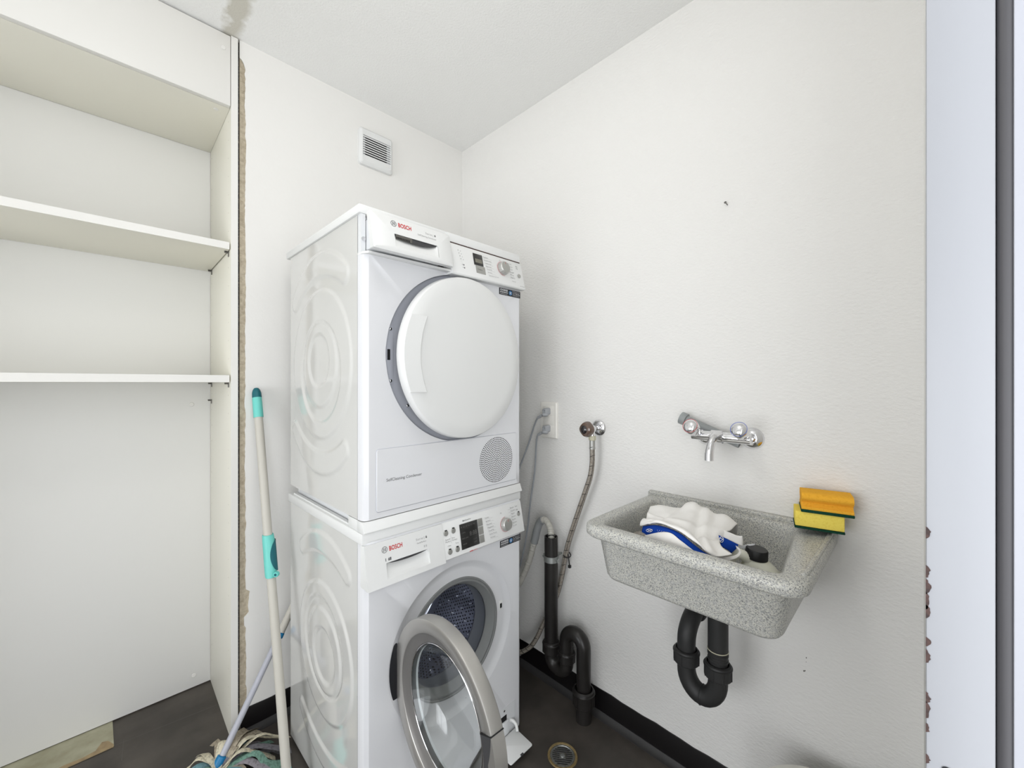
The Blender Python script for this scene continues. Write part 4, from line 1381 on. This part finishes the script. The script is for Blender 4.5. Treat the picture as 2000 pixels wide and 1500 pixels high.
gm.add([p for p in F_[-1]], [(0, 1, 2, 3, 4)])
D(gm, 'door_handle', M['white_plastic'], dd_, sharp=30)
D(MB().lathe([(.236, .028), (.237, .032), (.232, .033), (.20, .034)], DT2, 96), 'door_liner', M['black_hole'], dd_)
D(MB().box(.545, .560, -.040, -.022, 1.24, 1.375), 'door_hinge', M['white_plastic2'], dd_)

# lid
D(MB().box(-.006, .5835, -.022, SD + .028, 1.6645, 1.6885), 'top_cover', M['white_plastic'], bevel=.004)
# fascia (right) and empty bay (left)
fd = D(fascia_block(MB(), .262, .5775, 1.556, 1.6535, 'd'), 'control_panel', M['white_plastic'], bevel=.0012)
D(MB().box(.262, .577, -.033, -.005, 1.6565, 1.6835), 'panel_strip', M['white_plastic'], bevel=.003)
D(MB().box(.264, .575, -.0332, -.020, 1.6532, 1.6568), 'panel_gap', M['rust'])
bay = MB()
bay.box(.0, .012, -.020, .0, 1.566, 1.664)
bay.box(.0, .262, -.004, .0, 1.566, 1.664)
D(bay, 'drawer_bay', M['white_plastic2'])
D(MB().box(.013, .26, -.008, -.0045, 1.575, 1.655), 'bay_opening', M['grip_dark'])
D(MB().rings([[Vector((a, b, z)) for a, b in ((.0, .0), (.001, -.022), (.010, -.042), (.262, -.050), (.262, 0))] for z in (1.5605, 1.5665)], cap0=True, cap1=True), 'sill', M['white_plastic'])
D(MB().cyl((.0062, -.020, 1.600), (.0062, -.0225, 1.600), .0055, 16), 'screw', M['chrome'])
# condensate drawer, pulled out
PU = .0345


class P2:
    pass


def drawer_d():
    mb = MB()
    a0, a1, z0, z1 = .000, .2420, 1.5625, 1.6590
    f = lambda z: fasc(z, 'd') - PU
    ra0, ra1, rz0, rz1 = .060, .193, 1.578, 1.612
    o = rrect(a0, a1, z0, z1, .003, 3)
    i_ = rrect(ra0, ra1, rz0, rz1, .0015, 3)
    o_in = rrect(a0 + .004, a1 - .004, z0 + .004, z1 - .004, .003, 3)
    mb.rings([[Vector((x, f(z) + .020, z)) for x, z in o], [Vector((x, f(z) + .003, z)) for x, z in o], [Vector((x, f(z), z)) for x, z in o_in], [Vector((x, f(z), z)) for x, z in i_]], cap0=True)
    dr = D(mb, 'condensate_drawer', M['white_plastic'], sharp=35)
    nx, nz = 24, 12
    rows = []
    for j in range(nz + 1):
        v = j / nz
        row = []
        for i in range(nx + 1):
            u = i / nx
            bulge = 1 - (2 * u - 1) ** 2
            z = rz0 + (rz1 - rz0) * v
            dep = 0 if j == 0 else (.001 + .017 * v ** 1.2 * bulge ** .5)
            row.append(Vector((ra0 + (ra1 - ra0) * u, f(z) + dep, z)))
        rows.append(row)
    sc_ = MB().rings(rows, close_u=False)
    D(sc_, 'grip_recess', M['white_plastic'], dr, sharp=60)
    a_, b_ = [], []
    for i in range(nx + 1):
        u = i / nx
        x = ra0 + (ra1 - ra0) * u
        dz = .0005 + .0135 * (1 - (2 * u - 1) ** 2) ** .8
        a_.append(Vector((x, f(rz1) + .0020, rz1 - .0002)))
        b_.append(Vector((x, f(rz1 - dz) + .0035, rz1 - dz)))
    D(MB().rings([a_, b_], close_u=False), 'grip_slot', M['grip_dark'], dr)
    lb = MB()
    for i in range(9):
        x = .066 + i * .0045
        lb.box(x, x + .0026, f(1.606) + .0008, f(1.606) + .0012, 1.6010 - .0005 * i * .3, 1.6055)
    D(lb, 'rating_print', M['black_hole'], dr, smooth=False)
    D(MB().box(.064, .112, f(1.604) + .0018, f(1.604) + .0026, 1.5995, 1.6112), 'rating_label', M['pin_metal'], dr)
    # tank behind the front
    D(MB().box(.014, .225, -.060, -.010, 1.572, 1.652), 'tank', M['white_plastic2'], dr, bevel=.004)
    logo_ = []
    return dr


cd = drawer_d()


def Dl(fn):
    """run a logo/text builder whose meshes use absolute heights"""
    before = set(bpy.data.objects)
    fn()
    for o in set(bpy.data.objects) - before:
        for v in o.data.vertices:
            v.co.z -= dz0


def dl_text():
    logo(cd, .0610, 1.6395, 'd', PU, .0155)
    t_ = MB()
    text(t_, 'Serie', .0080, fT(.157, 1.6375, 'd', PU), 1.35, width=.020)
    text(t_, '|', .0080, fT(.1805, 1.6375, 'd', PU))
    text(t_, 'SelfCleaning Condenser', .0062, fT(.131, 1.6275, 'd', PU), width=.060)
    t_.build('lettering', M['print_grey'], cd, smooth=False, kind='stuff')
    t_ = MB()
    text(t_, '6', .0080, fT(.186, 1.6375, 'd', PU), bold=.0004)
    t_.build('lettering', M['print_dark'], cd, smooth=False)
    t_ = MB()
    L_ = ['Pflegeleicht', 'Schranktrocken', 'Extratrocken', 'Bugeltrocken', 'Schnell 40', 'Sportswear', 'Zeitprogramm kalt warm']
    W_ = [.022, .032, .028, .024, .022, .020, .045]
    for i, (tx, q) in enumerate(zip(L_, W_)):
        text(t_, tx, .0055, fT(.3955 + i * .0022, 1.6345 - i * .0098, 'd'), width=q)
        t_.box(0, .036, -.00012, .00012, -.00005, .00005, fT(.3955 + i * .0022, 1.6325 - i * .0098, 'd'))
    for i, tx in enumerate(['Baumwolle', 'Extratrocken', 'Schrank', 'Bugel', 'Mix', 'Pflegeleicht']):
        text(t_, tx, .0055, fT(.5080 + i * .001, 1.6375 - i * .0098, 'd'), width=.018 + .003 * (i % 2))
        t_.box(0, .022, -.00012, .00012, -.00005, .00005, fT(.504 + i * .001, 1.6355 - i * .0098, 'd'))
    text(t_, 'Aus', .0050, fT(.469, 1.6400, 'd'), width=.006)
    text(t_, 'Wolle fein', .0052, fT(.516, 1.5755, 'd'), width=.018)
    text(t_, 'WTW875', .0050, fT(.553, 1.5640, 'd'), width=.024)
    t_.build('programme_lettering', M['print_grey'], fd, smooth=False, kind='stuff')
    t_ = MB()
    text(t_, 'Start', .0058, fT(.5455, 1.6340, 'd'), width=.010)
    text(t_, 'Stop', .0058, fT(.5465, 1.6270, 'd'), width=.009)
    for i in range(4):
        t_.disc(fT(.2945 + i * .0022, 1.6340 - i * .0088, 'd'), .0013, 8)
        t_.disc(fT(.3035 + i * .0022, 1.6330 - i * .0088, 'd'), .0011, 8)
    for i in range(2):
        t_.disc(fT(.3035 + i * .0012, 1.5900 - i * .0092, 'd'), .0013, 8)
        t_.box(-.002, .002, -.002, .002, 0, .0001, fT(.3090 + i * .0012, 1.5900 - i * .0092, 'd'))
    t_.build('lettering', M['print_dark'], fd, smooth=False, kind='stuff')
    dp_ = MB().box(0, .0385, 0, .0390, 0, .0011, fT(.3525, 1.6010, 'd')).build('display', M['display'], dr_, bevel=.0005)
    MB().box(.006, .034, .0085, .0215, .0011, .0014, fT(.3525, 1.6010, 'd')).build('display_window', M['lcd'], dp_)
    tk = MB().box(0, .0385, 0, .0255, 0, .0011, fT(.3570, 1.5750, 'd')).build('touch_key', M['silver_button'], dr_, bevel=.0005)
    t_ = MB()
    text(t_, 'Fertig in', .0055, fT(.3640, 1.5865, 'd', lift=.0020), width=.020)
    t_.build('lettering', M['print_dark'], tk, smooth=False)
    dial(dr_, .4795, 1.6130, 'd', .0215, .016)
    MB().lathe([(.0072, 0), (.0074, .0015), (.0065, .0023), (0, .0025)], fT(.5560, 1.6025, 'd'), 24).build('button', M['silver_button'], dr_)
    sticker(dr_, .477, 1.5310, DBx - .0003, .103, .0225)
    # service flap with lettering and air grille
    T_ = FT(.035, .893, DBx - .0002)
    o = rrect(0, .526, 0, .166, .008, 5)
    i1 = rrect(.0012, .5248, .0012, .1648, .007, 5)
    MB().rings([[T_ @ Vector((x, y, 0)) for x, y in o], [T_ @ Vector((x, y, .0006)) for x, y in i1]], cap1=False).build('flap_gap', M['grey_frame'], dr_)
    fpn = MB().rings([[T_ @ Vector((x, y, .0001)) for x, y in i1], [T_ @ Vector((x, y, .0018)) for x, y in rrect(.0022, .5238, .0022, .1638, .006, 5)]], cap1=True).build('condenser_flap', M['enamel'], dr_, sharp=30)
    t_ = MB()
    text(t_, 'SelfCleaning Condenser', .0115, FT(.0635, .9705, DBx - .0024), width=.109)
    t_.build('lettering', M['print_dark'], fpn, smooth=False)
    hl = MB()
    gc = (.4635, .9755)
    for q in range(1, 13):
        r_ = q * .0061
        cnt = max(1, int(round(2 * pi * r_ / .0066)))
        for i in range(cnt):
            an = 2 * pi * i / cnt + q * .35
            hl.disc(FT(gc[0] + r_ * cos(an), gc[1] + r_ * sin(an), DBx - .0022), .0021, 7)
    hl.disc(FT(gc[0], gc[1], DBx - .0022), .0021, 7)
    hl.build('air_holes', M['black_hole'], fpn, smooth=False, kind='stuff')


Dl(dl_text)

# ================================================================== MOPS
mp = thing('mop', 'squeeze mop with cream pole and turquoise grip leaning on the back wall', 'mop', (-.922, -.354, 0))
P0 = Vector((-.922, -.354, .035))
P1 = Vector((-.9285, -.020, 1.212))
ax = (P1 - P0).normalized()
Lp = (P1 - P0).length


def at(t):
    return P0 + ax * t


ch(MB().tube([at(.0), at(Lp - .10)], .0132, 24), 'pole', M['mop_pole'], mp)
ch(MB().lathe([(.0145, 0), (.0152, .004), (.0148, .07), (.0140, .072)], align(at(Lp - .105), ax), 26, cap0=True, cap1=True), 'end_sleeve', M['turquoise'], mp)
ec = MB().lathe([(.0146, 0), (.0148, .004), (.0140, .018), (.0115, .028), (.007, .0345), (.001, .0365)], align(at(Lp - .0340), ax), 26, cap0=True)
ecp = ch(ec, 'end_cap', M['petrol'], mp)
hh = MB().disc(align(at(Lp - .018) + Vector((.009, -.0098, 0)), (.7, -.7, .15)), .005, 14, .008)
ch(hh, 'hanging_hole', M['black_hole'], ecp if False else mp, smooth=False)
# grip, oval, between px y 1072 and 1155
g0, g1 = None, None
for k in range(200):
    q = at(Lp * k / 200)
gz0, gz1 = .605, .732
tz0 = (gz0 - P0.z) / ax.z
tz1 = (gz1 - P0.z) / ax.z
gr = MB()
side = Vector((cos(YAW), -sin(YAW), 0))
fwd = Vector((-sin(YAW), -cos(YAW), 0))
rs = []
for u, w_, off in ((0, .0150, 0), (.03, .0170, 0), (.25, .0185, .001), (.55, .0190, .0018), (.85, .0182, .001), (.98, .0165, 0), (1, .0150, 0)):
    c = at(tz0 + (tz1 - tz0) * u) + side * off
    rs.append([c + side * (w_ * cos(a)) + fwd * (.0175 * sin(a)) for a in [2 * pi * i / 28 for i in range(28)]])
gr.rings(rs, cap0=True, cap1=True)
grp = ch(gr, 'grip', M['turquoise'], mp)
# dark inlay on the right side of the grip
il = []
for u in [.14 + .72 * i / 12 for i in range(13)]:
    wv = max(0.0, sin(pi * (u - .14) / .72)) ** .6
    c = at(tz0 + (tz1 - tz0) * u) + side * .0014
    il.append([c + side * (.0202 * cos(a)) + fwd * (.0190 * sin(a)) for a in [radians(20) + radians(-70 + 125 * wv * k / 8) if False else radians(-60 + (60 + 58 * wv) * k / 8) for k in range(9)]])
o_ = ch(MB().rings(il, close_u=False), 'grip_inlay', M['petrol'], mp)
c = at(tz0 + .004) + side * .021 + fwd * .006
o_ = ch(MB().lathe([(0.0015, .006), (.0075, .006), (.0085, .004), (.0085, -.004)], align(c + Vector((0, 0, .006)), fwd), 20, cap0=True), 'pivot', M['turquoise'], mp)
ch(MB().lathe([(0.0006, .0066), (.0042, .0066), (.0042, .005)], align(c + Vector((0, 0, .006)), fwd), 16, cap0=True), 'pivot_screw', M['petrol'], mp)
ch(MB().lathe([(.015, 0), (.022, .01), (.022, .02), (.016, .045), (.0135, .075)], align(P0 - ax * .028, ax), 24, cap0=True), 'mop_joint', M['turquoise'], mp)

m2 = thing('mop', 'rag mop with grey pole and blue socket crossing behind the cream pole', 'mop', (-1.05, -.14, 0))
Q0 = Vector((-1.053, -.142, .058))
Q1 = Vector((-.7985, -.050, .449))
axq = (Q1 - Q0).normalized()
Qe = Q1 + axq * .16
# keep clear of the wall
if Qe.y > -.02:
    Qe = Q0 + (Qe - Q0) * ((-.022 - Q0.y) / (Qe.y - Q0.y))
clip = Vector((-.868, -.078, .335))
tcl = (clip - Q0).dot(axq)
ch(MB().tube([Q0, Q0 + axq * tcl], .0098, 20), 'lower_pole', M['mop_pole_grey'], m2)
ch(MB().tube([Q0 + axq * (tcl + .004), Qe], .0125, 22), 'upper_pole', M['mop_pole'], m2)
ch(MB().lathe([(.0115, -.006), (.0140, -.004), (.0140, .010), (.0125, .012)], align(Q0 + axq * tcl, axq), 22), 'pole_clip', M['blue_plastic'], m2)
sb0 = Q0 + axq * .012
ch(MB().lathe([(.016, -.055), (.0165, -.02), (.0142, .0), (.0118, .002)], align(sb0, axq), 24, cap1=True), 'socket', M['blue_plastic'], m2)
# strands: flat cloth strips fanning out on the floor
Ct = Vector((-1.055, -.165, .03))
strips = [  # end (x, y, z), mid lift, width, material
    ((-.956, -.040, .030), .030, .034, 'strand_taupe'), ((-.940, -.056, .034), .050, .032, 'strand_taupe'), ((-.925, -.078, .030), .045, .018, 'strand_taupe'),
    ((-.935, -.100, .018), .028, .018, 'strand_lilac'), ((-.905, -.118, .012), .020, .022, 'strand_green'), ((-.880, -.140, .022), .055, .020, 'strand_cream'),
    ((-.862, -.165, .030), .045, .018, 'strand_cream'), ((-.870, -.205, .014), .040, .022, 'strand_grey'), ((-.905, -.235, .012), .040, .020, 'strand_green'),
    ((-.935, -.262, .010), .035, .022, 'strand_lilac'), ((-.965, -.285, .012), .035, .020, 'strand_blue'), ((-.895, -.175, .008), .026, .024, 'strand_grey'),
    ((-.990, -.300, .008), .030, .020, 'strand_taupe'), ((-.920, -.165, .006), .030, .022, 'strand_green'),
    ((-1.052, -.030, .045), .035, .018, 'strand_taupe'), ((-1.090, -.045, .030), .040, .020, 'strand_cream'), ((-1.145, -.055, .012), .040, .012, 'strand_cream'),
    ((-1.170, -.085, .006), .030, .022, 'strand_blue'), ((-1.160, -.120, .010), .034, .024, 'strand_green'), ((-1.185, -.150, .010), .030, .022, 'strand_blue'),
    ((-1.150, -.185, .008), .035, .022, 'strand_cream'), ((-1.165, -.215, .008), .035, .020, 'strand_grey'), ((-1.120, -.245, .008), .035, .022, 'strand_taupe'),
    ((-1.075, -.270, .008), .035, .022, 'strand_green'), ((-1.035, -.285, .008), .035, .020, 'strand_taupe'),
    ((-1.000, -.060, .020), .055, .026, 'strand_cream'), ((-.975, -.075, .016), .042, .024, 'strand_blue'), ((-.985, -.115, .020), .050, .026, 'strand_taupe'),
    ((-.950, -.135, .012), .046, .024, 'strand_grey'), ((-.915, -.200, .014), .050, .018, 'strand_cream')]
rs_ = random.Random(21)
for (ex, ey, ez), lift, wd_, mn in strips:
    E_ = Vector((ex, ey, max(ez, .008)))
    start = Ct + Vector((rs_.uniform(-.012, .012), rs_.uniform(-.012, .012), .015))
    mid = start.lerp(E_, .45) + Vector((rs_.uniform(-.012, .012), rs_.uniform(-.012, .012), lift))
    m3 = start.lerp(E_, .78) + Vector((rs_.uniform(-.008, .008), rs_.uniform(-.008, .008), lift * .45))
    pts = smooth_path([start, mid, m3, E_], 5)
    tw = rs_.uniform(-.55, .55)
    rows = []
    for i, p in enumerate(pts):
        u = i / (len(pts) - 1)
        tg = (pts[min(i + 1, len(pts) - 1)] - pts[max(0, i - 1)]).normalized()
        s_ = tg.cross(Vector((0, 0, 1))).normalized()
        s_ = Matrix.Rotation(tw * u, 3, tg) @ s_
        w2 = wd_ * (.75 + .65 * u) / 2
        nrm = s_.cross(tg)
        rows.append([p - s_ * w2, p + nrm * .0012 + s_ * 0, p + s_ * w2, p - nrm * .0012])
    zmin = min(v.z for r in rows for v in r)
    if zmin < .0025:
        for r in rows:
            for v in r:
                v.z = max(v.z, .0025)
    mb = MB().rings(rows, cap0=True, cap1=True)
    ch(mb, 'strand', M[mn], m2, sharp=80)

# ================================================================== SMALL THINGS
# floor drain
fdn = thing('floor_drain', 'round floor drain with slotted metal grate and brown ring by the washer', 'drain', (-.236, -.842, 0))
ctr = (0, 0)
MB().lathe([(.0405, .0012), (.0425, .004), (.048, .0045), (.0495, .0012)], None, 48).build('outer_ring', M['drain_ring'], fdn)
MB().lathe([(.0, .0018), (.0405, .0018)], None, 48).build('grate', M['drain_metal'], fdn)
MB().lathe([(.0355, .0018), (.0365, .0036), (.0400, .0036), (.0408, .0018)], None, 48).build('grate_rim', M['drain_metal'], fdn)
MB().lathe([(0.0005, .0042), (.0045, .0042), (.0065, .0036), (.0070, .0018)], None, 24, cap0=True).build('centre_screw', M['galvanised'], fdn)
sang = radians(38)
for i in range(-4, 5):
    x = i * .0072
    half = sqrt(max(.0332 ** 2 - x * x, 1e-6))
    segs = [(-half, half)] if abs(i) > 1 else ([(-half, -.010), (.010, half)])
    for s0, s1 in segs:
        T_ = Matrix.Rotation(sang, 4, 'Z')
        MB().box(x - .0015, x + .0015, s0, s1, .0017, .0023, T_).build('slot', M['black_hole'], fdn)

# white round bin at the bottom edge
bn = thing('lidded_bin', 'white round bin lid just entering the picture below the sink', 'bin', (-.215, -1.545, 0))
MB().lathe([(.118, 0), (.120, .004), (.142, .27), (.142, .275)], None, 56, cap0=True).build('bin_body', M['bin_white'], bn)
MB().lathe([(.147, .268), (.150, .270), (.150, .286), (.144, .293), (.10, .299), (.04, .301), (.0005, .3015)], None, 64).build('lid', M['bin_white'], bn)

# jug with black cap standing in the sink
jg = thing('plastic_jug', 'milky white plastic jug with black screw cap standing in the stone sink', 'bottle', (-.20, -1.402, .731))


def J(mb, name, m, **k):
    return mb.build(name, m, jg, **k)


def jr(w, d, z, r, dx=0, dy=0):
    return rrect(-d / 2 + dx, d / 2 + dx, -w / 2 + dy, w / 2 + dy, r, 5, z)


J(MB().rings([jr(.084, .060, .0, .016), jr(.096, .064, .006, .018), jr(.100, .066, .034, .02), jr(.092, .064, .050, .022, 0, -.002), jr(.072, .054, .066, .022, 0, .000), jr(.050, .046, .077, .020, 0, .003), jr(.040, .040, .082, .018, 0, .005), jr(.034, .034, .086, .016, 0, .005)], cap0=True, cap1=True), 'jug_body', M['jug'], subsurf=1)
J(MB().tube(smooth_path([(-.004, .008, .068), (-.018, .026, .086), (-.024, .042, .088), (-.026, .054, .072), (-.02, .052, .040)], 5), .0125, 16), 'jug_handle', M['jug'])
cpm = MB()
rs = []
cT = Matrix.Translation((0, .005, .082)) @ Matrix.Rotation(radians(6), 4, 'X')
for r, h in ((.0235, 0), (.0245, .001), (.0232, .021), (.0215, .0235)):
    rs.append([cT @ Vector((r * (1 + .012 * (-1) ** i) * cos(2 * pi * i / 60), r * (1 + .012 * (-1) ** i) * sin(2 * pi * i / 60), h)) for i in range(60)])
cpm.rings(rs, cap0=True, cap1=True)
J(cpm, 'screw_cap', M['cap_black'], sharp=45)


# towel ---------------------------------------------------------
def W(px, py, off):
    """point on the upright plane `off` metres in front of the right wall that the photo shows at (px, py)"""
    F_ = Vector((sin(YAW), cos(YAW), 0))
    R_ = Vector((cos(YAW), -sin(YAW), 0))
    d = F_ + R_ * ((px - 1000) / FPX) + Vector((0, 0, -(py - 748.8) / FPX))
    t = (-off - CX) / d.x
    return Vector((CX, CY, CH)) + d * t


def resample(row, n):
    P = smooth_path(row, 8)
    L = [0]
    for i in range(1, len(P)):
        L.append(L[-1] + (P[i] - P[i - 1]).length)
    out = []
    j = 0
    for k in range(n):
        t = L[-1] * k / (n - 1)
        while j < len(P) - 2 and L[j + 1] < t:
            j += 1
        f = (t - L[j]) / max(1e-9, L[j + 1] - L[j])
        out.append(P[j].lerp(P[j + 1], min(1, max(0, f))))
    return out


def sheet(rows, name, m, parent, nu=60, nv=12, solid=.0022, wr=.0, seed=1, kind=None, crease=0.0):
    R_ = [resample(r, nu) for r in rows]
    cols = [smooth_path([R_[j][i] for j in range(len(R_))], nv) for i in range(nu)]
    rr = random.Random(seed)
    ph1, ph2 = rr.uniform(0, 6), rr.uniform(0, 6)
    grid = []
    for j in range(len(cols[0])):
        row = []
        for i in range(nu):
            p = cols[i][j].copy()
            u, v = i / nu, j / len(cols[0])
            p.z += wr * (sin(9 * u + 5 * v + ph1) * .6 + sin(17 * u - 11 * v + ph2) * .4)
            if crease:
                g = lambda q, w_: math.exp(-(q / w_) ** 2)
                env = min(1.0, v * 6, (1 - v) * 6)
                p.z -= env * crease * (1.0 * g(v - .52 - .10 * sin(4 * u) - .08 * u, .045) * (1 - g(u - .7, .2) * .5) + .9 * g(u - .66 - .25 * (v - .5), .05) + .6 * g(v - .80 + .22 * u, .035) + .5 * g(u - .30 + .3 * (v - .4), .035))
                p.z += env * crease * .5 * (g(v - .42 - .10 * sin(4 * u) - .08 * u, .05) + g(u - .76 - .25 * (v - .5), .05))
            row.append(p)
        grid.append(row)
    return ch(MB().rings(grid, close_u=False), name, m, parent, solid=solid, sharp=180)


tw = thing('towel', 'crumpled white kitchen towel with blue printed band heaped in the sink', 'towel', (-.27, -1.25, .75))
A = [
    [W(1262, 1030, .14), W(1290, 1015, .12), W(1325, 1012, .11), W(1350, 1010, .10), W(1375, 1012, .10), W(1400, 1025, .10), W(1425, 1040, .10), W(1438, 1055, .11)],
    [W(1271, 991, .19), W(1290, 988, .19), W(1322, 991, .18), W(1344, 982, .17), W(1366, 985, .165), W(1392, 1003, .16), W(1417, 1006, .15), W(1441, 1024, .15)],
    [W(1266, 1000, .235), W(1288, 1000, .24), W(1322, 1003, .235), W(1347, 1000, .22), W(1372, 1006, .21), W(1392, 1014, .20), W(1413, 1020, .20), W(1428, 1035, .20)],
    [W(1263, 1009, .262), W(1290, 1012, .268), W(1318, 1016, .270), W(1345, 1019, .268), W(1368, 1030, .262), W(1385, 1035, .255), W(1400, 1040, .25), W(1414, 1046, .235)],
    [W(1254, 1014, .285), W(1282, 1015, .292), W(1312, 1022, .300), W(1338, 1029, .305), W(1362, 1042, .302), W(1384, 1055, .298), W(1396, 1058, .290), W(1405, 1058, .275)],
    [W(1250, 1022, .300), W(1280, 1018, .314), W(1308, 1024, .326), W(1332, 1033, .334), W(1358, 1051, .339), W(1382, 1070, .339), W(1398, 1083, .325), W(1412, 1073, .300)],
    [W(1252, 1028, .302), W(1278, 1022, .318), W(1306, 1028, .330), W(1330, 1037, .338), W(1354, 1056, .344), W(1380, 1077, .345), W(1400, 1088, .335), W(1430, 1084, .310)]]
sheet(A, 'upper_fold', M['towel_white'], tw, wr=.0028, seed=4, solid=.003, crease=.0085)
B = [
    [W(1256, 1028, .300), W(1280, 1026, .312), W(1306, 1032, .324), W(1330, 1043, .332), W(1354, 1063, .338), W(1378, 1080, .340), W(1400, 1088, .332)],
    [W(1254, 1038, .312), W(1280, 1034, .325), W(1306, 1037, .336), W(1328, 1051, .343), W(1350, 1070, .348), W(1374, 1085, .350), W(1398, 1093, .340)],
    [W(1254, 1048, .312), W(1280, 1046, .328), W(1306, 1047, .338), W(1328, 1060, .345), W(1350, 1078, .350), W(1374, 1093, .352), W(1396, 1099, .345)]]
sheet(B, 'blue_band', M['towel_blue'], tw, solid=.002, nv=5)
C_ = [
    [W(1255, 1047, .318), W(1280, 1041, .332), W(1308, 1041, .343), W(1328, 1055, .349), W(1350, 1072, .353), W(1374, 1087, .354), W(1398, 1096, .347)],
    [W(1262, 1060, .325), W(1284, 1050, .342), W(1310, 1052, .351), W(1330, 1066, .355), W(1352, 1082, .357), W(1374, 1096, .358), W(1396, 1104, .352)],
    [W(1275, 1085, .330), W(1292, 1070, .350), W(1314, 1072, .356), W(1334, 1084, .359), W(1354, 1098, .361), W(1374, 1110, .361), W(1394, 1115, .357)]]
sheet(C_, 'lower_fold', M['towel_white'], tw, solid=.003, nv=5, wr=.001, seed=9)
Dd = [
    [W(1402, 1040, .235), W(1412, 1036, .228), W(1425, 1040, .222), W(1440, 1046, .215), W(1450, 1047, .212)],
    [W(1404, 1048, .240), W(1414, 1046, .234), W(1428, 1052, .226), W(1442, 1058, .218), W(1451, 1058, .212)],
    [W(1405, 1052, .243), W(1416, 1052, .238), W(1430, 1058, .230), W(1442, 1064, .222), W(1450, 1066, .215)]]
sheet(Dd, 'hem_fold', M['towel_white'], tw, solid=.003, nu=16, nv=4)
E_ = [
    [W(1403, 1045, .250), W(1414, 1050, .246), W(1428, 1057, .238), W(1442, 1064, .228)],
    [W(1405, 1056, .256), W(1416, 1060, .252), W(1428, 1066, .246), W(1438, 1071, .238)],
    [W(1410, 1068, .262), W(1418, 1072, .258), W(1424, 1076, .254), W(1428, 1080, .250)]]
bl = sheet(E_, 'blue_band', M['towel_blue'], tw, solid=.002, nu=16, nv=4)
Fr = [
    [W(1438, 1066, .250), W(1444, 1072, .262), W(1442, 1080, .275), W(1434, 1085, .29), W(1418, 1088, .305), W(1402, 1090, .318)],
    [W(1440, 1072, .258), W(1446, 1078, .268), W(1444, 1086, .280), W(1434, 1092, .295), W(1418, 1096, .310), W(1402, 1098, .322)]]
sheet(Fr, 'hem_fold', M['towel_white'], tw, solid=.004, nu=20, nv=5)
# white print on the blue band
pm = MB()
for i in range(12):
    q = W(1284 + (i % 4) * 4.2 + (i // 4) * 1.5, 1035.5 + (i // 4) * 3.0 + (i % 4) * .8, .336)
    pm.ball(q, .0006, 6, 4)
for t in range(0, 12):
    a, b_ = 2 * pi * t / 12, 2 * pi * (t + 1) / 12
    pm.cyl(W(1268 + 6 * cos(a), 1036 + 3.0 * sin(a), .326), W(1268 + 6 * cos(b_), 1036 + 3.0 * sin(b_), .326), .0005, 5)
    pm.cyl(W(1409 + 4 * cos(a), 1054 + 5.5 * sin(a), .262), W(1409 + 4 * cos(b_), 1054 + 5.5 * sin(b_), .262), .0006, 5)
pm.cyl(W(1264, 1034, .326), W(1272, 1038, .326), .0005, 5).cyl(W(1264, 1038, .326), W(1274, 1034, .326), .0005, 5)
pm.cyl(W(1406, 1051, .262), W(1412, 1053, .262), .0006, 5).cyl(W(1412, 1053, .262), W(1406, 1058, .262), .0006, 5)
ch(pm, 'print', M['towel_white'], tw)
lbm = sheet([[W(1437, 1063, .215), W(1452, 1065, .205), W(1462, 1063, .20), W(1475, 1062, .195)], [W(1440, 1069, .216), W(1453, 1072, .206), W(1463, 1067, .20), W(1474, 1065, .195)]],
            'care_label', M['sticker_white'], tw, solid=.0005, nu=12, nv=3)
# pale blue plate edge of a cloth under the towel
cl2 = sheet([[W(1237, 1042, .30), W(1244, 1039, .305), W(1254, 1038, .31), W(1262, 1040, .31)], [W(1234, 1050, .31), W(1244, 1049, .32), W(1254, 1049, .325), W(1264, 1050, .325)]],
            'cloth_edge', M['hose_grey'], tw, solid=.003, nu=12, nv=3)
